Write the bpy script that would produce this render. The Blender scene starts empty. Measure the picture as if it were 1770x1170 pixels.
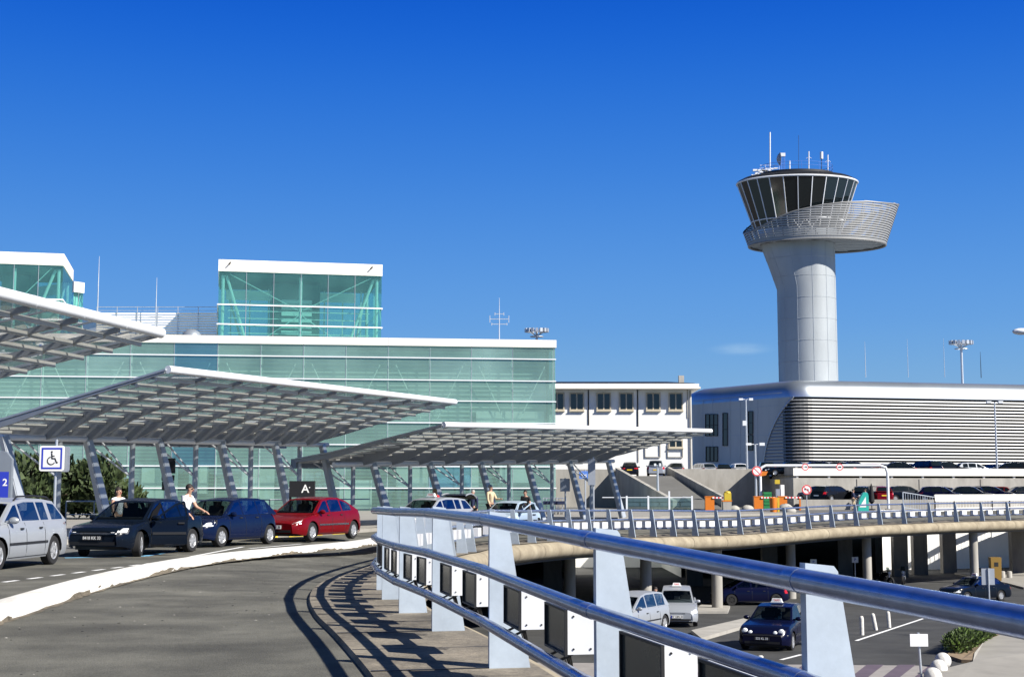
import bpy, math, random
from mathutils import Vector, Matrix
from mathutils.geometry import tessellate_polygon
random.seed(7)
C = bpy.context.scene
COL = C.collection
R = math.radians
# ---------------------------------------------------------------- camera, world, sun, exposure
F = 2400.0; HY = 848.0; EYE = 1.6
PITCH = math.atan((HY - 585.0) / F)
cam = bpy.data.cameras.new('camera'); camo = bpy.data.objects.new('camera', cam); COL.objects.link(camo)
camo.location = (0, 0, EYE); camo.rotation_euler = (R(90) + PITCH, 0, 0)
cam.sensor_width = 36; cam.lens = 36 * F / 1770; cam.clip_start = 0.1; cam.clip_end = 6000
C.camera = camo
SUN_EL, SUN_AZ = 38.0, 122.0
w = bpy.data.worlds.new("World"); C.world = w; w.use_nodes = True
nt = w.node_tree; bg = nt.nodes['Background']
sky = nt.nodes.new('ShaderNodeTexSky'); sky.sky_type = 'NISHITA'; sky.sun_disc = False
sky.sun_elevation = R(SUN_EL); sky.sun_rotation = R(SUN_AZ)
sky.altitude = 200; sky.air_density = 1.0; sky.dust_density = 0.3; sky.ozone_density = 3.0
hs = nt.nodes.new('ShaderNodeHueSaturation'); hs.inputs['Saturation'].default_value = 1.22; hs.inputs['Value'].default_value = 0.35
hs.inputs['Hue'].default_value = 0.5
nt.links.new(sky.outputs[0], hs.inputs['Color'])
# below 30 degrees the deep polarised blue of this sky is set by elevation; above that it is the physical sky
tc = nt.nodes.new('ShaderNodeTexCoord'); sp = nt.nodes.new('ShaderNodeSeparateXYZ'); nt.links.new(tc.outputs['Generated'], sp.inputs[0])
cr = nt.nodes.new('ShaderNodeValToRGB'); cr.color_ramp.interpolation = 'B_SPLINE'
SKYK = .085 * 2 ** .8
def lin(c): return tuple(((v / 255 + .055) / 1.055) ** 2.4 if v > 10 else v / 255 / 12.92 for v in c)
st = [(0, (158, 190, 216)), (.05, (136, 180, 218)), (.0845, (119, 171, 221)), (.118, (103, 162, 226)), (.17, (84, 148, 224)), (.225, (62, 131, 220)), (.285, (38, 112, 215)), (.341, (17, 93, 208)), (.45, (8, 74, 188))]
els = cr.color_ramp.elements
while len(els) < len(st): els.new(.5)
for e, (p, c) in zip(els, st): e.position = p * 2; l = lin(c); e.color = (l[0] / .85, l[1] / .85, l[2] / .85, 1)
m2 = nt.nodes.new('ShaderNodeMath'); m2.operation = 'MULTIPLY'; m2.inputs[1].default_value = 2; nt.links.new(sp.outputs[2], m2.inputs[0]); nt.links.new(m2.outputs[0], cr.inputs[0])
sc_ = nt.nodes.new('ShaderNodeVectorMath'); sc_.operation = 'SCALE'; sc_.inputs['Scale'].default_value = .85 / SKYK; nt.links.new(cr.outputs[0], sc_.inputs[0])
mr = nt.nodes.new('ShaderNodeMapRange'); mr.inputs[1].default_value = .4; mr.inputs[2].default_value = .6; nt.links.new(sp.outputs[2], mr.inputs[0])
mx = nt.nodes.new('ShaderNodeMix'); mx.data_type = 'RGBA'
nt.links.new(mr.outputs[0], mx.inputs[0]); nt.links.new(sc_.outputs[0], mx.inputs[6]); nt.links.new(hs.outputs[0], mx.inputs[7])
nt.links.new(mx.outputs[2], bg.inputs['Color'])
# one small wisp of cloud left of the control tower
cd = (Vector(((1282 - 885) / F, 0, 0)) + Vector((0, math.cos(PITCH), math.sin(PITCH))) + Vector((0, -math.sin(PITCH), math.cos(PITCH))) * ((585 - 603) / F)).normalized()
v1 = nt.nodes.new('ShaderNodeVectorMath'); v1.operation = 'SUBTRACT'; v1.inputs[1].default_value = cd; nt.links.new(tc.outputs['Generated'], v1.inputs[0])
v2 = nt.nodes.new('ShaderNodeVectorMath'); v2.operation = 'MULTIPLY'; v2.inputs[1].default_value = (48, 12, 230); nt.links.new(v1.outputs[0], v2.inputs[0])
v3 = nt.nodes.new('ShaderNodeVectorMath'); v3.operation = 'LENGTH'; nt.links.new(v2.outputs[0], v3.inputs[0])
cm = nt.nodes.new('ShaderNodeMapRange'); cm.interpolation_type = 'SMOOTHSTEP'; cm.inputs[1].default_value = 1.3; cm.inputs[2].default_value = 0; cm.inputs[4].default_value = .55; nt.links.new(v3.outputs['Value'], cm.inputs[0])
cp = nt.nodes.new('ShaderNodeMapping'); cp.inputs['Scale'].default_value = (60, 60, 260); nt.links.new(tc.outputs['Generated'], cp.inputs[0])
cn = nt.nodes.new('ShaderNodeTexNoise'); cn.inputs['Scale'].default_value = 1; cn.inputs['Detail'].default_value = 5; nt.links.new(cp.outputs[0], cn.inputs['Vector'])
cx = nt.nodes.new('ShaderNodeMath'); cx.operation = 'MULTIPLY'; nt.links.new(cm.outputs[0], cx.inputs[0]); nt.links.new(cn.outputs[0], cx.inputs[1])
mc = nt.nodes.new('ShaderNodeMix'); mc.data_type = 'RGBA'; nt.links.new(cx.outputs[0], mc.inputs[0]); nt.links.new(mx.outputs[2], mc.inputs[6]); mc.inputs[7].default_value = (3.6, 4.9, 6.0, 1)
nt.links.new(mc.outputs[2], bg.inputs['Color'])
bg.inputs['Strength'].default_value = 0.085
sl = bpy.data.lights.new('sun', 'SUN'); slo = bpy.data.objects.new('sun', sl); COL.objects.link(slo)
sl.energy = 5.0; sl.angle = R(0.5); sl.color = (1.0, 0.955, 0.88)
sd = Vector((math.sin(R(SUN_AZ)) * math.cos(R(SUN_EL)), math.cos(R(SUN_AZ)) * math.cos(R(SUN_EL)), math.sin(R(SUN_EL))))
slo.rotation_euler = sd.to_track_quat('Z', 'Y').to_euler(); slo.location = sd * 300
C.view_settings.view_transform = 'Standard'; C.view_settings.look = 'None'
C.view_settings.exposure = 0.8; C.view_settings.gamma = 1
C.cycles.max_bounces = 8; C.cycles.transparent_max_bounces = 24

# ---------------------------------------------------------------- helpers
_f = Vector((0, math.cos(PITCH), math.sin(PITCH))); _u = Vector((0, -math.sin(PITCH), math.cos(PITCH)))
def ray(x, y): return Vector(((x - 885) / F, 0, 0)) + _f + _u * ((585 - y) / F)
def at(x, y, Y):
    """measured photo position at known distance -> place in the world (metres)"""
    d = ray(x, y); return Vector((0, 0, EYE)) + d * (Y / d.y)
def gz(x, y, z=0.0):
    d = ray(x, y); return Vector((0, 0, EYE)) + d * ((z - EYE) / d.z)
def lerp(a, b, t): return a + (b - a) * t
def interp(pts, x):
    if x <= pts[0][0]: return pts[0][1]
    for (x0, y0), (x1, y1) in zip(pts, pts[1:]):
        if x <= x1: return y0 + (y1 - y0) * (x - x0) / max(1e-9, x1 - x0)
    return pts[-1][1]
def smooth(t): t = max(0, min(1, t)); return t * t * (3 - 2 * t)

M = {}
def mat(name, col, rough=.5, metal=0, var=0.0, scale=4.0, bump=0.0, bscale=40, coat=0, spec=.5, grain=0, gscale=60, emit=None, stretch=None, col2=None):
    m = bpy.data.materials.new(name); m.use_nodes = True; t = m.node_tree; b = t.nodes['Principled BSDF']
    b.inputs['Base Color'].default_value = (*col, 1); b.inputs['Roughness'].default_value = rough
    b.inputs['Metallic'].default_value = metal; b.inputs['Specular IOR Level'].default_value = spec
    b.inputs['Coat Weight'].default_value = coat; b.inputs['Coat Roughness'].default_value = .04
    co = t.nodes.new('ShaderNodeTexCoord'); mp = t.nodes.new('ShaderNodeMapping'); t.links.new(co.outputs['Object'], mp.inputs[0])
    if stretch: mp.inputs['Scale'].default_value = stretch
    if var > 0:
        n = t.nodes.new('ShaderNodeTexNoise'); n.inputs['Scale'].default_value = scale; n.inputs['Detail'].default_value = 8; n.inputs['Roughness'].default_value = .65
        t.links.new(mp.outputs[0], n.inputs['Vector'])
        r = t.nodes.new('ShaderNodeMapRange'); r.inputs[1].default_value = .3; r.inputs[2].default_value = .7
        t.links.new(n.outputs[0], r.inputs[0])
        x = t.nodes.new('ShaderNodeMix'); x.data_type = 'RGBA'
        c2 = col2 or tuple(max(0, c * (1 - var)) for c in col); c1 = tuple(min(1, c * (1 + var)) for c in col) if not col2 else col
        x.inputs[6].default_value = (*c2, 1); x.inputs[7].default_value = (*c1, 1)
        t.links.new(r.outputs[0], x.inputs[0]); t.links.new(x.outputs[2], b.inputs['Base Color'])
    if grain > 0:
        g = t.nodes.new('ShaderNodeTexNoise'); g.inputs['Scale'].default_value = gscale; g.inputs['Detail'].default_value = 5; g.inputs['Roughness'].default_value = .8; t.links.new(mp.outputs[0], g.inputs['Vector'])
        g2 = t.nodes.new('ShaderNodeTexNoise'); g2.inputs['Scale'].default_value = .5; g2.inputs['Detail'].default_value = 3; t.links.new(mp.outputs[0], g2.inputs['Vector'])
        ga = t.nodes.new('ShaderNodeMath'); ga.operation = 'ADD'; t.links.new(g.outputs[0], ga.inputs[0]); t.links.new(g2.outputs[0], ga.inputs[1])
        gr = t.nodes.new('ShaderNodeMapRange'); gr.inputs[1].default_value = .75; gr.inputs[2].default_value = 1.25; gr.inputs[3].default_value = 1 - grain; gr.inputs[4].default_value = 1 + grain; t.links.new(ga.outputs[0], gr.inputs[0])
        gm = t.nodes.new('ShaderNodeVectorMath'); gm.operation = 'SCALE'; t.links.new(gr.outputs[0], gm.inputs['Scale'])
        src = b.inputs['Base Color'].links[0].from_socket if b.inputs['Base Color'].links else None
        if src: t.links.new(src, gm.inputs[0])
        else: gm.inputs[0].default_value = col
        t.links.new(gm.outputs[0], b.inputs['Base Color'])
    if bump > 0:
        n2 = t.nodes.new('ShaderNodeTexNoise'); n2.inputs['Scale'].default_value = bscale; n2.inputs['Detail'].default_value = 4
        t.links.new(mp.outputs[0], n2.inputs['Vector'])
        bp = t.nodes.new('ShaderNodeBump'); bp.inputs['Strength'].default_value = bump; bp.inputs['Distance'].default_value = .02
        t.links.new(n2.outputs[0], bp.inputs['Height']); t.links.new(bp.outputs[0], b.inputs['Normal'])
    if emit: b.inputs['Emission Color'].default_value = (*emit[0], 1); b.inputs['Emission Strength'].default_value = emit[1]
    M[name] = m; return m
def glass(name, tint, gloss=(1, 1, 1), refl=.12, fres=.8, rough=.01, opaque=0.0, body=(.1, .3, .28), var=0.0):
    """tinted see-through pane with a mirror coat; `opaque` is the share of printed dots on it"""
    m = bpy.data.materials.new(name); m.use_nodes = True; t = m.node_tree; t.nodes.clear()
    out = t.nodes.new('ShaderNodeOutputMaterial'); tr = t.nodes.new('ShaderNodeBsdfTransparent'); tr.inputs[0].default_value = (*tint, 1)
    gl = t.nodes.new('ShaderNodeBsdfGlossy'); gl.inputs[0].default_value = (*gloss, 1); gl.inputs['Roughness'].default_value = rough
    lw = t.nodes.new('ShaderNodeLayerWeight'); lw.inputs[0].default_value = .35
    ad = t.nodes.new('ShaderNodeMath'); ad.operation = 'MULTIPLY_ADD'; ad.inputs[1].default_value = fres; ad.inputs[2].default_value = refl
    t.links.new(lw.outputs['Fresnel'], ad.inputs[0])
    mx = t.nodes.new('ShaderNodeMixShader'); df = t.nodes.new('ShaderNodeBsdfDiffuse'); df.inputs[0].default_value = (*body, 1)
    m0 = t.nodes.new('ShaderNodeMixShader'); m0.inputs[0].default_value = opaque
    t.links.new(tr.outputs[0], m0.inputs[1]); t.links.new(df.outputs[0], m0.inputs[2])
    t.links.new(ad.outputs[0], mx.inputs[0]); t.links.new(m0.outputs[0], mx.inputs[1]); t.links.new(gl.outputs[0], mx.inputs[2])
    if var:
        co = t.nodes.new('ShaderNodeTexCoord'); n = t.nodes.new('ShaderNodeTexNoise'); n.inputs['Scale'].default_value = .35; n.inputs['Detail'].default_value = 5
        t.links.new(co.outputs['Object'], n.inputs['Vector'])
        r = t.nodes.new('ShaderNodeMapRange'); r.inputs[1].default_value = .3; r.inputs[2].default_value = .7; r.inputs[3].default_value = max(0, opaque - var); r.inputs[4].default_value = opaque + var
        t.links.new(n.outputs[0], r.inputs[0]); t.links.new(r.outputs[0], m0.inputs[0])
        bp = t.nodes.new('ShaderNodeBump'); bp.inputs['Strength'].default_value = .05; t.links.new(n.outputs[0], bp.inputs['Height']); t.links.new(bp.outputs[0], gl.inputs['Normal'])
    t.links.new(mx.outputs[0], out.inputs[0]); M[name] = m; return m

class MB:
    """collects shapes and links them as one mesh object"""
    def __init__(s): s.v = []; s.f = []; s.m = []
    def add(s, vs, fs, mi=0):
        o = len(s.v); s.v += [tuple(v) for v in vs]; s.f += [tuple(i + o for i in f) for f in fs]; s.m += [mi] * len(fs); return s
    def quad(s, a, b, c, d, mi=0): return s.add([a, b, c, d], [(0, 1, 2, 3)], mi)
    def box(s, c, d, rz=0, mi=0, taper=1.0):
        x, y, z = d[0] / 2, d[1] / 2, d[2] / 2; cz, sz = math.cos(rz), math.sin(rz); vs = []
        for k in (-1, 1):
            q = taper if k > 0 else 1
            for (i, j) in ((-1, -1), (1, -1), (1, 1), (-1, 1)):
                a, b = i * x * q, j * y * q; vs.append((c[0] + a * cz - b * sz, c[1] + a * sz + b * cz, c[2] + k * z))
        return s.add(vs, [(3, 2, 1, 0), (4, 5, 6, 7), (0, 1, 5, 4), (1, 2, 6, 5), (2, 3, 7, 6), (3, 0, 4, 7)], mi)
    def bar(s, a, b, w, h, mi=0, up=(0, 0, 1), w2=None, h2=None):
        a, b = Vector(a), Vector(b); d = (b - a).normalized(); u = Vector(up)
        if abs(d.dot(u)) > .98: u = Vector((0, 1, 0)) if abs(d.y) < .9 else Vector((1, 0, 0))
        r = d.cross(u).normalized(); u = r.cross(d).normalized(); w2 = w2 or w; h2 = h2 or h
        vs = [a + r * i * w / 2 + u * j * h / 2 for i, j in ((-1, -1), (1, -1), (1, 1), (-1, 1))] + [b + r * i * w2 / 2 + u * j * h2 / 2 for i, j in ((-1, -1), (1, -1), (1, 1), (-1, 1))]
        return s.add(vs, [(3, 2, 1, 0), (4, 5, 6, 7), (0, 1, 5, 4), (1, 2, 6, 5), (2, 3, 7, 6), (3, 0, 4, 7)], mi)
    def tube(s, path, r, n=10, mi=0, closed=False, caps=True):
        P = [Vector(p) for p in path]; k = len(P); rs = r if isinstance(r, (list, tuple)) else [r] * k; vs = []
        prev = None
        for i, p in enumerate(P):
            a = P[(i - 1) % k] if (i > 0 or closed) else p; b = P[(i + 1) % k] if (i < k - 1 or closed) else p
            d = (b - a).normalized(); u = prev if prev is not None else (Vector((0, 0, 1)) if abs(d.z) < .9 else Vector((1, 0, 0)))
            x = d.cross(u); x = x.normalized() if x.length > 1e-6 else Vector((1, 0, 0)); u = x.cross(d).normalized(); prev = u
            for j in range(n):
                t = 2 * math.pi * j / n; vs.append(p + (x * math.cos(t) + u * math.sin(t)) * rs[i])
        fs = []
        for i in range(k if closed else k - 1):
            for j in range(n):
                a = i * n + j; b = i * n + (j + 1) % n; c = ((i + 1) % k) * n + (j + 1) % n; d_ = ((i + 1) % k) * n + j
                fs.append((a, b, c, d_))
        if caps and not closed: fs += [tuple(range(n))[::-1], tuple((k - 1) * n + j for j in range(n))]
        return s.add(vs, fs, mi)
    def lathe(s, prof, c, n=24, mi=0, axis='z', caps=True):
        vs = []; fs = []; k = len(prof)
        for (r, h) in prof:
            for j in range(n):
                t = 2 * math.pi * j / n; x, y = r * math.cos(t), r * math.sin(t)
                p = (x, y, h) if axis == 'z' else ((x, h, y) if axis == 'y' else (h, x, y))
                vs.append((c[0] + p[0], c[1] + p[1], c[2] + p[2]))
        for i in range(k - 1):
            for j in range(n): fs.append((i * n + j, i * n + (j + 1) % n, (i + 1) * n + (j + 1) % n, (i + 1) * n + j))
        if caps and prof[0][0] > 1e-6: fs.append(tuple(range(n))[::-1])
        if caps and prof[-1][0] > 1e-6: fs.append(tuple((k - 1) * n + j for j in range(n)))
        return s.add(vs, fs, mi)
    def prism(s, pts, ext, mi=0):
        """planar outline (3D points) pushed along the vector ext"""
        e = Vector(ext); n = len(pts); P = [Vector(p) for p in pts]
        return s.add(P + [p + e for p in P], [tuple(range(n))[::-1], tuple(range(n, 2 * n))] + [(i, (i + 1) % n, n + (i + 1) % n, n + i) for i in range(n)], mi)
    def ball(s, c, r, n=12, m=8, mi=0, sc=(1, 1, 1), lo=0.0):
        prof = []
        vs = []; fs = []
        for i in range(m + 1):
            ph = lerp(-math.pi / 2 + lo, math.pi / 2, i / m)
            for j in range(n):
                t = 2 * math.pi * j / n; vs.append((c[0] + r * sc[0] * math.cos(ph) * math.cos(t), c[1] + r * sc[1] * math.cos(ph) * math.sin(t), c[2] + r * sc[2] * math.sin(ph)))
        for i in range(m):
            for j in range(n): fs.append((i * n + j, i * n + (j + 1) % n, (i + 1) * n + (j + 1) % n, (i + 1) * n + j))
        return s.add(vs, fs, mi)
    def sheet(s, rows, mi=0):
        """grid of points: rows of equal length"""
        n = len(rows[0]); vs = [p for r in rows for p in r]
        return s.add(vs, [(i * n + j, i * n + j + 1, (i + 1) * n + j + 1, (i + 1) * n + j) for i in range(len(rows) - 1) for j in range(n - 1)], mi)
    def mesh(s, name, mats, smooth_=False):
        me = bpy.data.meshes.new(name); me.from_pydata(s.v, [], s.f); me.update()
        if not isinstance(mats, (list, tuple)): mats = [mats]
        for m in mats: me.materials.append(M[m] if isinstance(m, str) else m)
        if len(mats) > 1: me.polygons.foreach_set('material_index', s.m)
        if smooth_:
            me.polygons.foreach_set('use_smooth', [True] * len(me.polygons))
            try: me.set_sharp_from_angle(angle=R(smooth_ if smooth_ is not True else 38))
            except Exception: pass
        return me
    def build(s, name, mats, parent=None, smooth_=False):
        o = bpy.data.objects.new(name, s.mesh(name, mats, smooth_)); COL.objects.link(o)
        if parent is not None: o.parent = parent
        return o
def tag(o, label=None, cat=None, group=None, kind=None):
    if label: o['label'] = label
    if cat: o['category'] = cat
    if group: o['group'] = group
    if kind: o['kind'] = kind
    return o
def thing(name, label, cat, loc=(0, 0, 0), rz=0, group=None):
    o = bpy.data.objects.new(name, None); COL.objects.link(o); o.empty_display_size = .3
    o.location = loc; o.rotation_euler = (0, 0, rz); return tag(o, label, cat, group)
def kids(o): return [c for c in bpy.data.objects if c.parent == o]
def dup(o, parent=None):
    c = o.copy(); COL.objects.link(c); c.parent = parent
    for ch in kids(o): dup(ch, c)
    return c
FONT_CACHE = {}
def text_mb(txt, size, origin, right, up, out=.004, bold=0.0, mb=None, mi=0):
    """lettering as flat mesh faces laid on a surface"""
    cu = bpy.data.curves.new('t', 'FONT'); cu.body = txt; cu.size = size; cu.align_x = 'CENTER'; cu.align_y = 'CENTER'; cu.offset = bold; cu.resolution_u = 3
    ob = bpy.data.objects.new('t', cu); COL.objects.link(ob)
    dg = bpy.context.evaluated_depsgraph_get(); me = bpy.data.meshes.new_from_object(ob.evaluated_get(dg))
    rt, u = Vector(right).normalized(), Vector(up).normalized(); n = rt.cross(u); o = Vector(origin)
    vs = [o + rt * v.co.x + u * v.co.y + n * out for v in me.vertices]; fs = [tuple(p.vertices) for p in me.polygons]
    bpy.data.objects.remove(ob); bpy.data.curves.remove(cu); bpy.data.meshes.remove(me)
    mb = mb or MB(); mb.add(vs, fs, mi); return mb
def catmull(P, per=8):
    P = [Vector(p) for p in P]; out = []
    for i in range(len(P) - 1):
        p0 = P[i - 1] if i else P[0] * 2 - P[1]; p1, p2 = P[i], P[i + 1]; p3 = P[i + 2] if i + 2 < len(P) else P[-1] * 2 - P[-2]
        for k in range(per):
            t = k / per
            out.append(.5 * ((2 * p1) + (p2 - p0) * t + (2 * p0 - 5 * p1 + 4 * p2 - p3) * t * t + (3 * p1 - p0 - 3 * p2 + p3) * t ** 3))
    out.append(P[-1]); return out
def lnorm(P, i):
    a = P[max(0, i - 1)]; b = P[min(len(P) - 1, i + 1)]; d = Vector((b[0] - a[0], b[1] - a[1], 0)).normalized()
    return Vector((-d.y, d.x, 0))

# ---------------------------------------------------------------- materials
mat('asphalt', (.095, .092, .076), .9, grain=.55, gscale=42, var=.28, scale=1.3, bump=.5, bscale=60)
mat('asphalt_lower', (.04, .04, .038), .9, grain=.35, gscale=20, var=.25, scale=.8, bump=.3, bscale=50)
mat('asphalt_far', (.12, .118, .11), .9, var=.15, scale=.3)
mat('plaza_paving', (.27, .255, .225), .85, var=.18, scale=.5)
mat('slab', (.22, .19, .145), .9, grain=.5, gscale=12, var=.45, scale=1.7, bump=.5, bscale=30, col2=(.1, .088, .07))
mat('concrete_dirty', (.36, .31, .22), .9, var=.4, scale=1.3, bump=.4, bscale=8, col2=(.19, .155, .105))
mat('concrete', (.42, .4, .36), .9, var=.3, scale=.9, bump=.3, bscale=6, col2=(.27, .255, .225), stretch=(1, 1, .35))
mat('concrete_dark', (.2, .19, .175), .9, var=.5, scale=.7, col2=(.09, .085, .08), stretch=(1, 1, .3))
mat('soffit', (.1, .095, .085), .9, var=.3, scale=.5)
mat('kerb_white', (.74, .73, .7), .8, grain=.14, gscale=10, var=.14, scale=2.5, bump=.5, bscale=12, col2=(.5, .48, .43))
mat('line_white', (.75, .75, .74), .8, var=.2, scale=3)
mat('line_yellow', (.75, .55, .06), .8, var=.2, scale=3)
mat('line_blue', (.2, .5, .75), .8, var=.2, scale=3)
mat('cross_purple', (.1, .075, .1), .85, var=.15, scale=2)
mat('cross_pale', (.27, .25, .235), .85, var=.15, scale=2)
mat('post_paint', (.36, .415, .475), .45, var=.1, scale=2.2, grain=.07, gscale=9, bump=.03, bscale=30, coat=.1)
mat('rail_metal', (.27, .33, .48), .26, metal=.72, var=.2, scale=9, bump=.05, bscale=25)
mat('box_white', (.62, .63, .65), .35, var=.05, scale=5)
mat('box_screen', (.05, .055, .045), .2, var=.3, scale=3, spec=.6)
mat('black', (.012, .012, .013), .5)
mat('steel_white', (.72, .74, .76), .4, var=.05, scale=2)
mat('steel_grey', (.42, .45, .48), .4, metal=.3, var=.08, scale=1.5)
mat('steel_blue', (.22, .25, .29), .45, metal=.2, var=.1, scale=1.5)
mat('alu', (.62, .64, .66), .35, metal=.6, var=.06, scale=1)
mat('fascia', (.8, .77, .7), .6, var=.05, scale=.6)
mat('white_wall', (.84, .83, .8), .85, var=.05, scale=.35, col2=(.76, .75, .71))
mat('stone_frame', (.5, .44, .33), .8, var=.1)
mat('louvre_metal', (.25, .25, .245), .45, metal=.2, var=.08, scale=.4)
mat('shell_metal', (.42, .46, .5), .33, metal=.75, var=.12, scale=.12, stretch=(1, 1, .25))
mat('tower_panel', (.35, .375, .385), .5, metal=.15, var=.12, scale=.25, stretch=(1, 1, .3))
mat('dark_glass', (.006, .009, .01), .06, spec=.8)
mat('dark_green_glass', (.008, .035, .035), .08, spec=.8)
mat('orange', (.62, .17, .01), .5, var=.06)
mat('yellow', (.55, .4, .03), .5)
mat('sign_blue', (.03, .05, .45), .4)
mat('sign_blue_pale', (.1, .22, .6), .4)
mat('sign_white', (.82, .82, .8), .5)
mat('sign_red', (.7, .04, .04), .45)
mat('sign_back', (.34, .37, .42), .45, metal=.3, var=.08)
mat('galv', (.5, .53, .57), .4, metal=.5, var=.1, scale=5)
mat('teal', (.03, .4, .33), .4)
mat('green_plastic', (.02, .2, .06), .5)
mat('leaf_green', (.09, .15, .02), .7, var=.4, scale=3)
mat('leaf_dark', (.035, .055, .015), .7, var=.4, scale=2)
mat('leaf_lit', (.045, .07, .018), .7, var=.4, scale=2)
mat('bark', (.07, .05, .035), .9, var=.3)
mat('soil', (.22, .16, .1), .95, var=.3)
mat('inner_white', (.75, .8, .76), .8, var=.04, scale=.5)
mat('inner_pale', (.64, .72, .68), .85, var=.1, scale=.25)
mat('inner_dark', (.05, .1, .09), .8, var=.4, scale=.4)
mat('brace', (.8, .86, .82), .5)
glass('hall_glass', (.72, .92, .84), (.8, 1, .95), .06, fres=.6, opaque=.3, body=(.36, .58, .5), var=.08)
glass('box_glass', (.5, .84, .78), (.75, 1, 1), .05, fres=.5, opaque=.2, body=(.16, .4, .36), var=.06)
glass('canopy_glass', (.8, .82, .82), (1, 1, 1), .02, fres=.4, opaque=.3, body=(.28, .3, .3))
glass('rail_glass', (.55, .75, .7), (1, 1, 1), .12, opaque=.1, body=(.2, .35, .3))
glass('car_glass', (.45, .5, .5), (.7, .75, .8), .02, fres=.3)

mat('clad_metal', (.5, .5, .47), .5, metal=.15, var=.18, scale=.1, stretch=(1, 1, .25))
mat('void_black', (.006, .006, .007), .9, spec=.1)
mat('purlin_paint', (.55, .54, .5), .6, var=.15, scale=1.2)
mat('ochre', (.22, .13, .02), .6)
mat('gallery_metal', (.3, .3, .29), .45, metal=.2, var=.1)
mat('rib_paint', (.3, .32, .34), .45, metal=.2, var=.12, scale=1.5)
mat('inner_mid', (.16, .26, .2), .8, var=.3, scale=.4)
glass('hall_glass_pale', (.78, .93, .87), (.8, 1, .95), .08, fres=.6, opaque=.36, body=(.38, .6, .53), var=.1)
glass('hall_glass_blue', (.45, .78, .85), (.6, .9, 1), .12, fres=.8, opaque=.22, body=(.2, .42, .5), var=.06)
mat('kerb_soil', (.13, .11, .08), .95, var=.5, scale=5, grain=.5, gscale=20)
mat('slot_grey', (.04, .045, .05), .5)
# ---------------------------------------------------------------- ground
def zlow(Y): return -3.7 if Y < 46 else (-5.0 if Y > 82 else lerp(-3.7, -5.0, (Y - 46) / 36.0))
# railing line: x, y, height of the deck under it
KEY = [(8.2, -20, -.2), (5.1, -10, -.2), (3.3, -3, -.18), (2.4, 0, -.17), (1.62, 4.35, -.14), (1.249, 6.284, -.12), (.464, 8.774, -.03), (-.256, 12.3, .02), (-.93, 15.4, .03), (-1.5, 18, 0), (-1.95, 20.5, -.02), (-2.26, 22.9, -.05),
       (-2.45, 25.4, -.09), (-2.53, 27.9, -.13), (-2.55, 30.4, -.18), (-2.53, 32.9, -.23), (-2.48, 35.4, -.28), (-2.4, 37.9, -.33), (-2.28, 40.4, -.38), (-2.12, 42.9, -.42), (-1.85, 45.4, -.45), (-1.62, 47.5, -.5)]
for (px, py, Y) in [(845, 945, 52), (880, 942, 54.8), (910, 939.5, 57.5), (944, 937, 59.5), (977, 935, 61.5), (1011, 933.5, 63.4), (1047, 932, 65.3), (1085, 930, 67.3), (1122, 929, 69.3), (1157, 928, 71.2), (1195, 927.3, 73.2), (1234, 926.3, 75.2),
                    (1273, 924.5, 77.5), (1313, 921.5, 79.8), (1352, 918.5, 82), (1392, 915, 84.3), (1433, 912, 86.5), (1475, 909.7, 88.8), (1516, 907.5, 91), (1558, 906, 93.2), (1603, 904, 95.6), (1648, 902.5, 98), (1693, 901.2, 100.4), (1738, 900, 102.8), (1784, 899, 105.2), (1830, 898, 107.6)]:
    p = at(px, py, Y); KEY.append((p.x, p.y, p.z))
KEYN = len(KEY)
TAIL = KEY + [(60, 124, -.6), (95, 143, -.6), (170, 165, -.6)]
EDGE = catmull(TAIL, 6)
SWITCH = next(i for i, p in enumerate(EDGE) if p.y > 99)          # from here an open cutting lies beyond the road
def off(i, o, z=None):
    p = EDGE[i]; n = lnorm(EDGE, i); t = smooth(max(0, o) / 5.3)
    return Vector((p.x + n.x * o, p.y + n.y * o, lerp(p.z, 0, t) if z is None else z))
N = len(EDGE)
def OW(i): return lerp(9.0, 6.5, smooth((EDGE[i].y - 95) / 8.0))
tag(MB().sheet([[off(i, o * OW(i) / 9) if o > 1 else off(i, o) for o in (1.0, 1.8, 2.6, 3.6, 5, 6.5, 8, 9)] for i in range(N)]).build('road', 'asphalt', None, True), kind='structure')
tag(MB().sheet([[off(i, o) + Vector((0, 0, .05 if o < 1.0 else .0)) for o in (-.5, .2, .6, .98, 1.0)] for i in range(N)]).build('walkway', 'slab', None, 30), kind='structure')
jm = MB()
jk = [Vector(k) for k in KEY[2:14]]
for a, b in zip(jk, jk[1:]):
    for f in (0.0, .5):
        c = lerp(a, b, f); d = (b - a); d.z = 0; d.normalize(); n = Vector((-d.y, d.x, 0)); w2_ = .012 if f else .02
        jm.prism([c + n * -.4 - d * w2_ + Vector((0, 0, .053)), c + n * .97 - d * w2_ + Vector((0, 0, .053)), c + n * .97 + d * w2_ + Vector((0, 0, .053)), c + n * -.4 + d * w2_ + Vector((0, 0, .053))], (0, 0, .003))
tag(jm.build('walkway_joint', 'black'), kind='structure')
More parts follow.
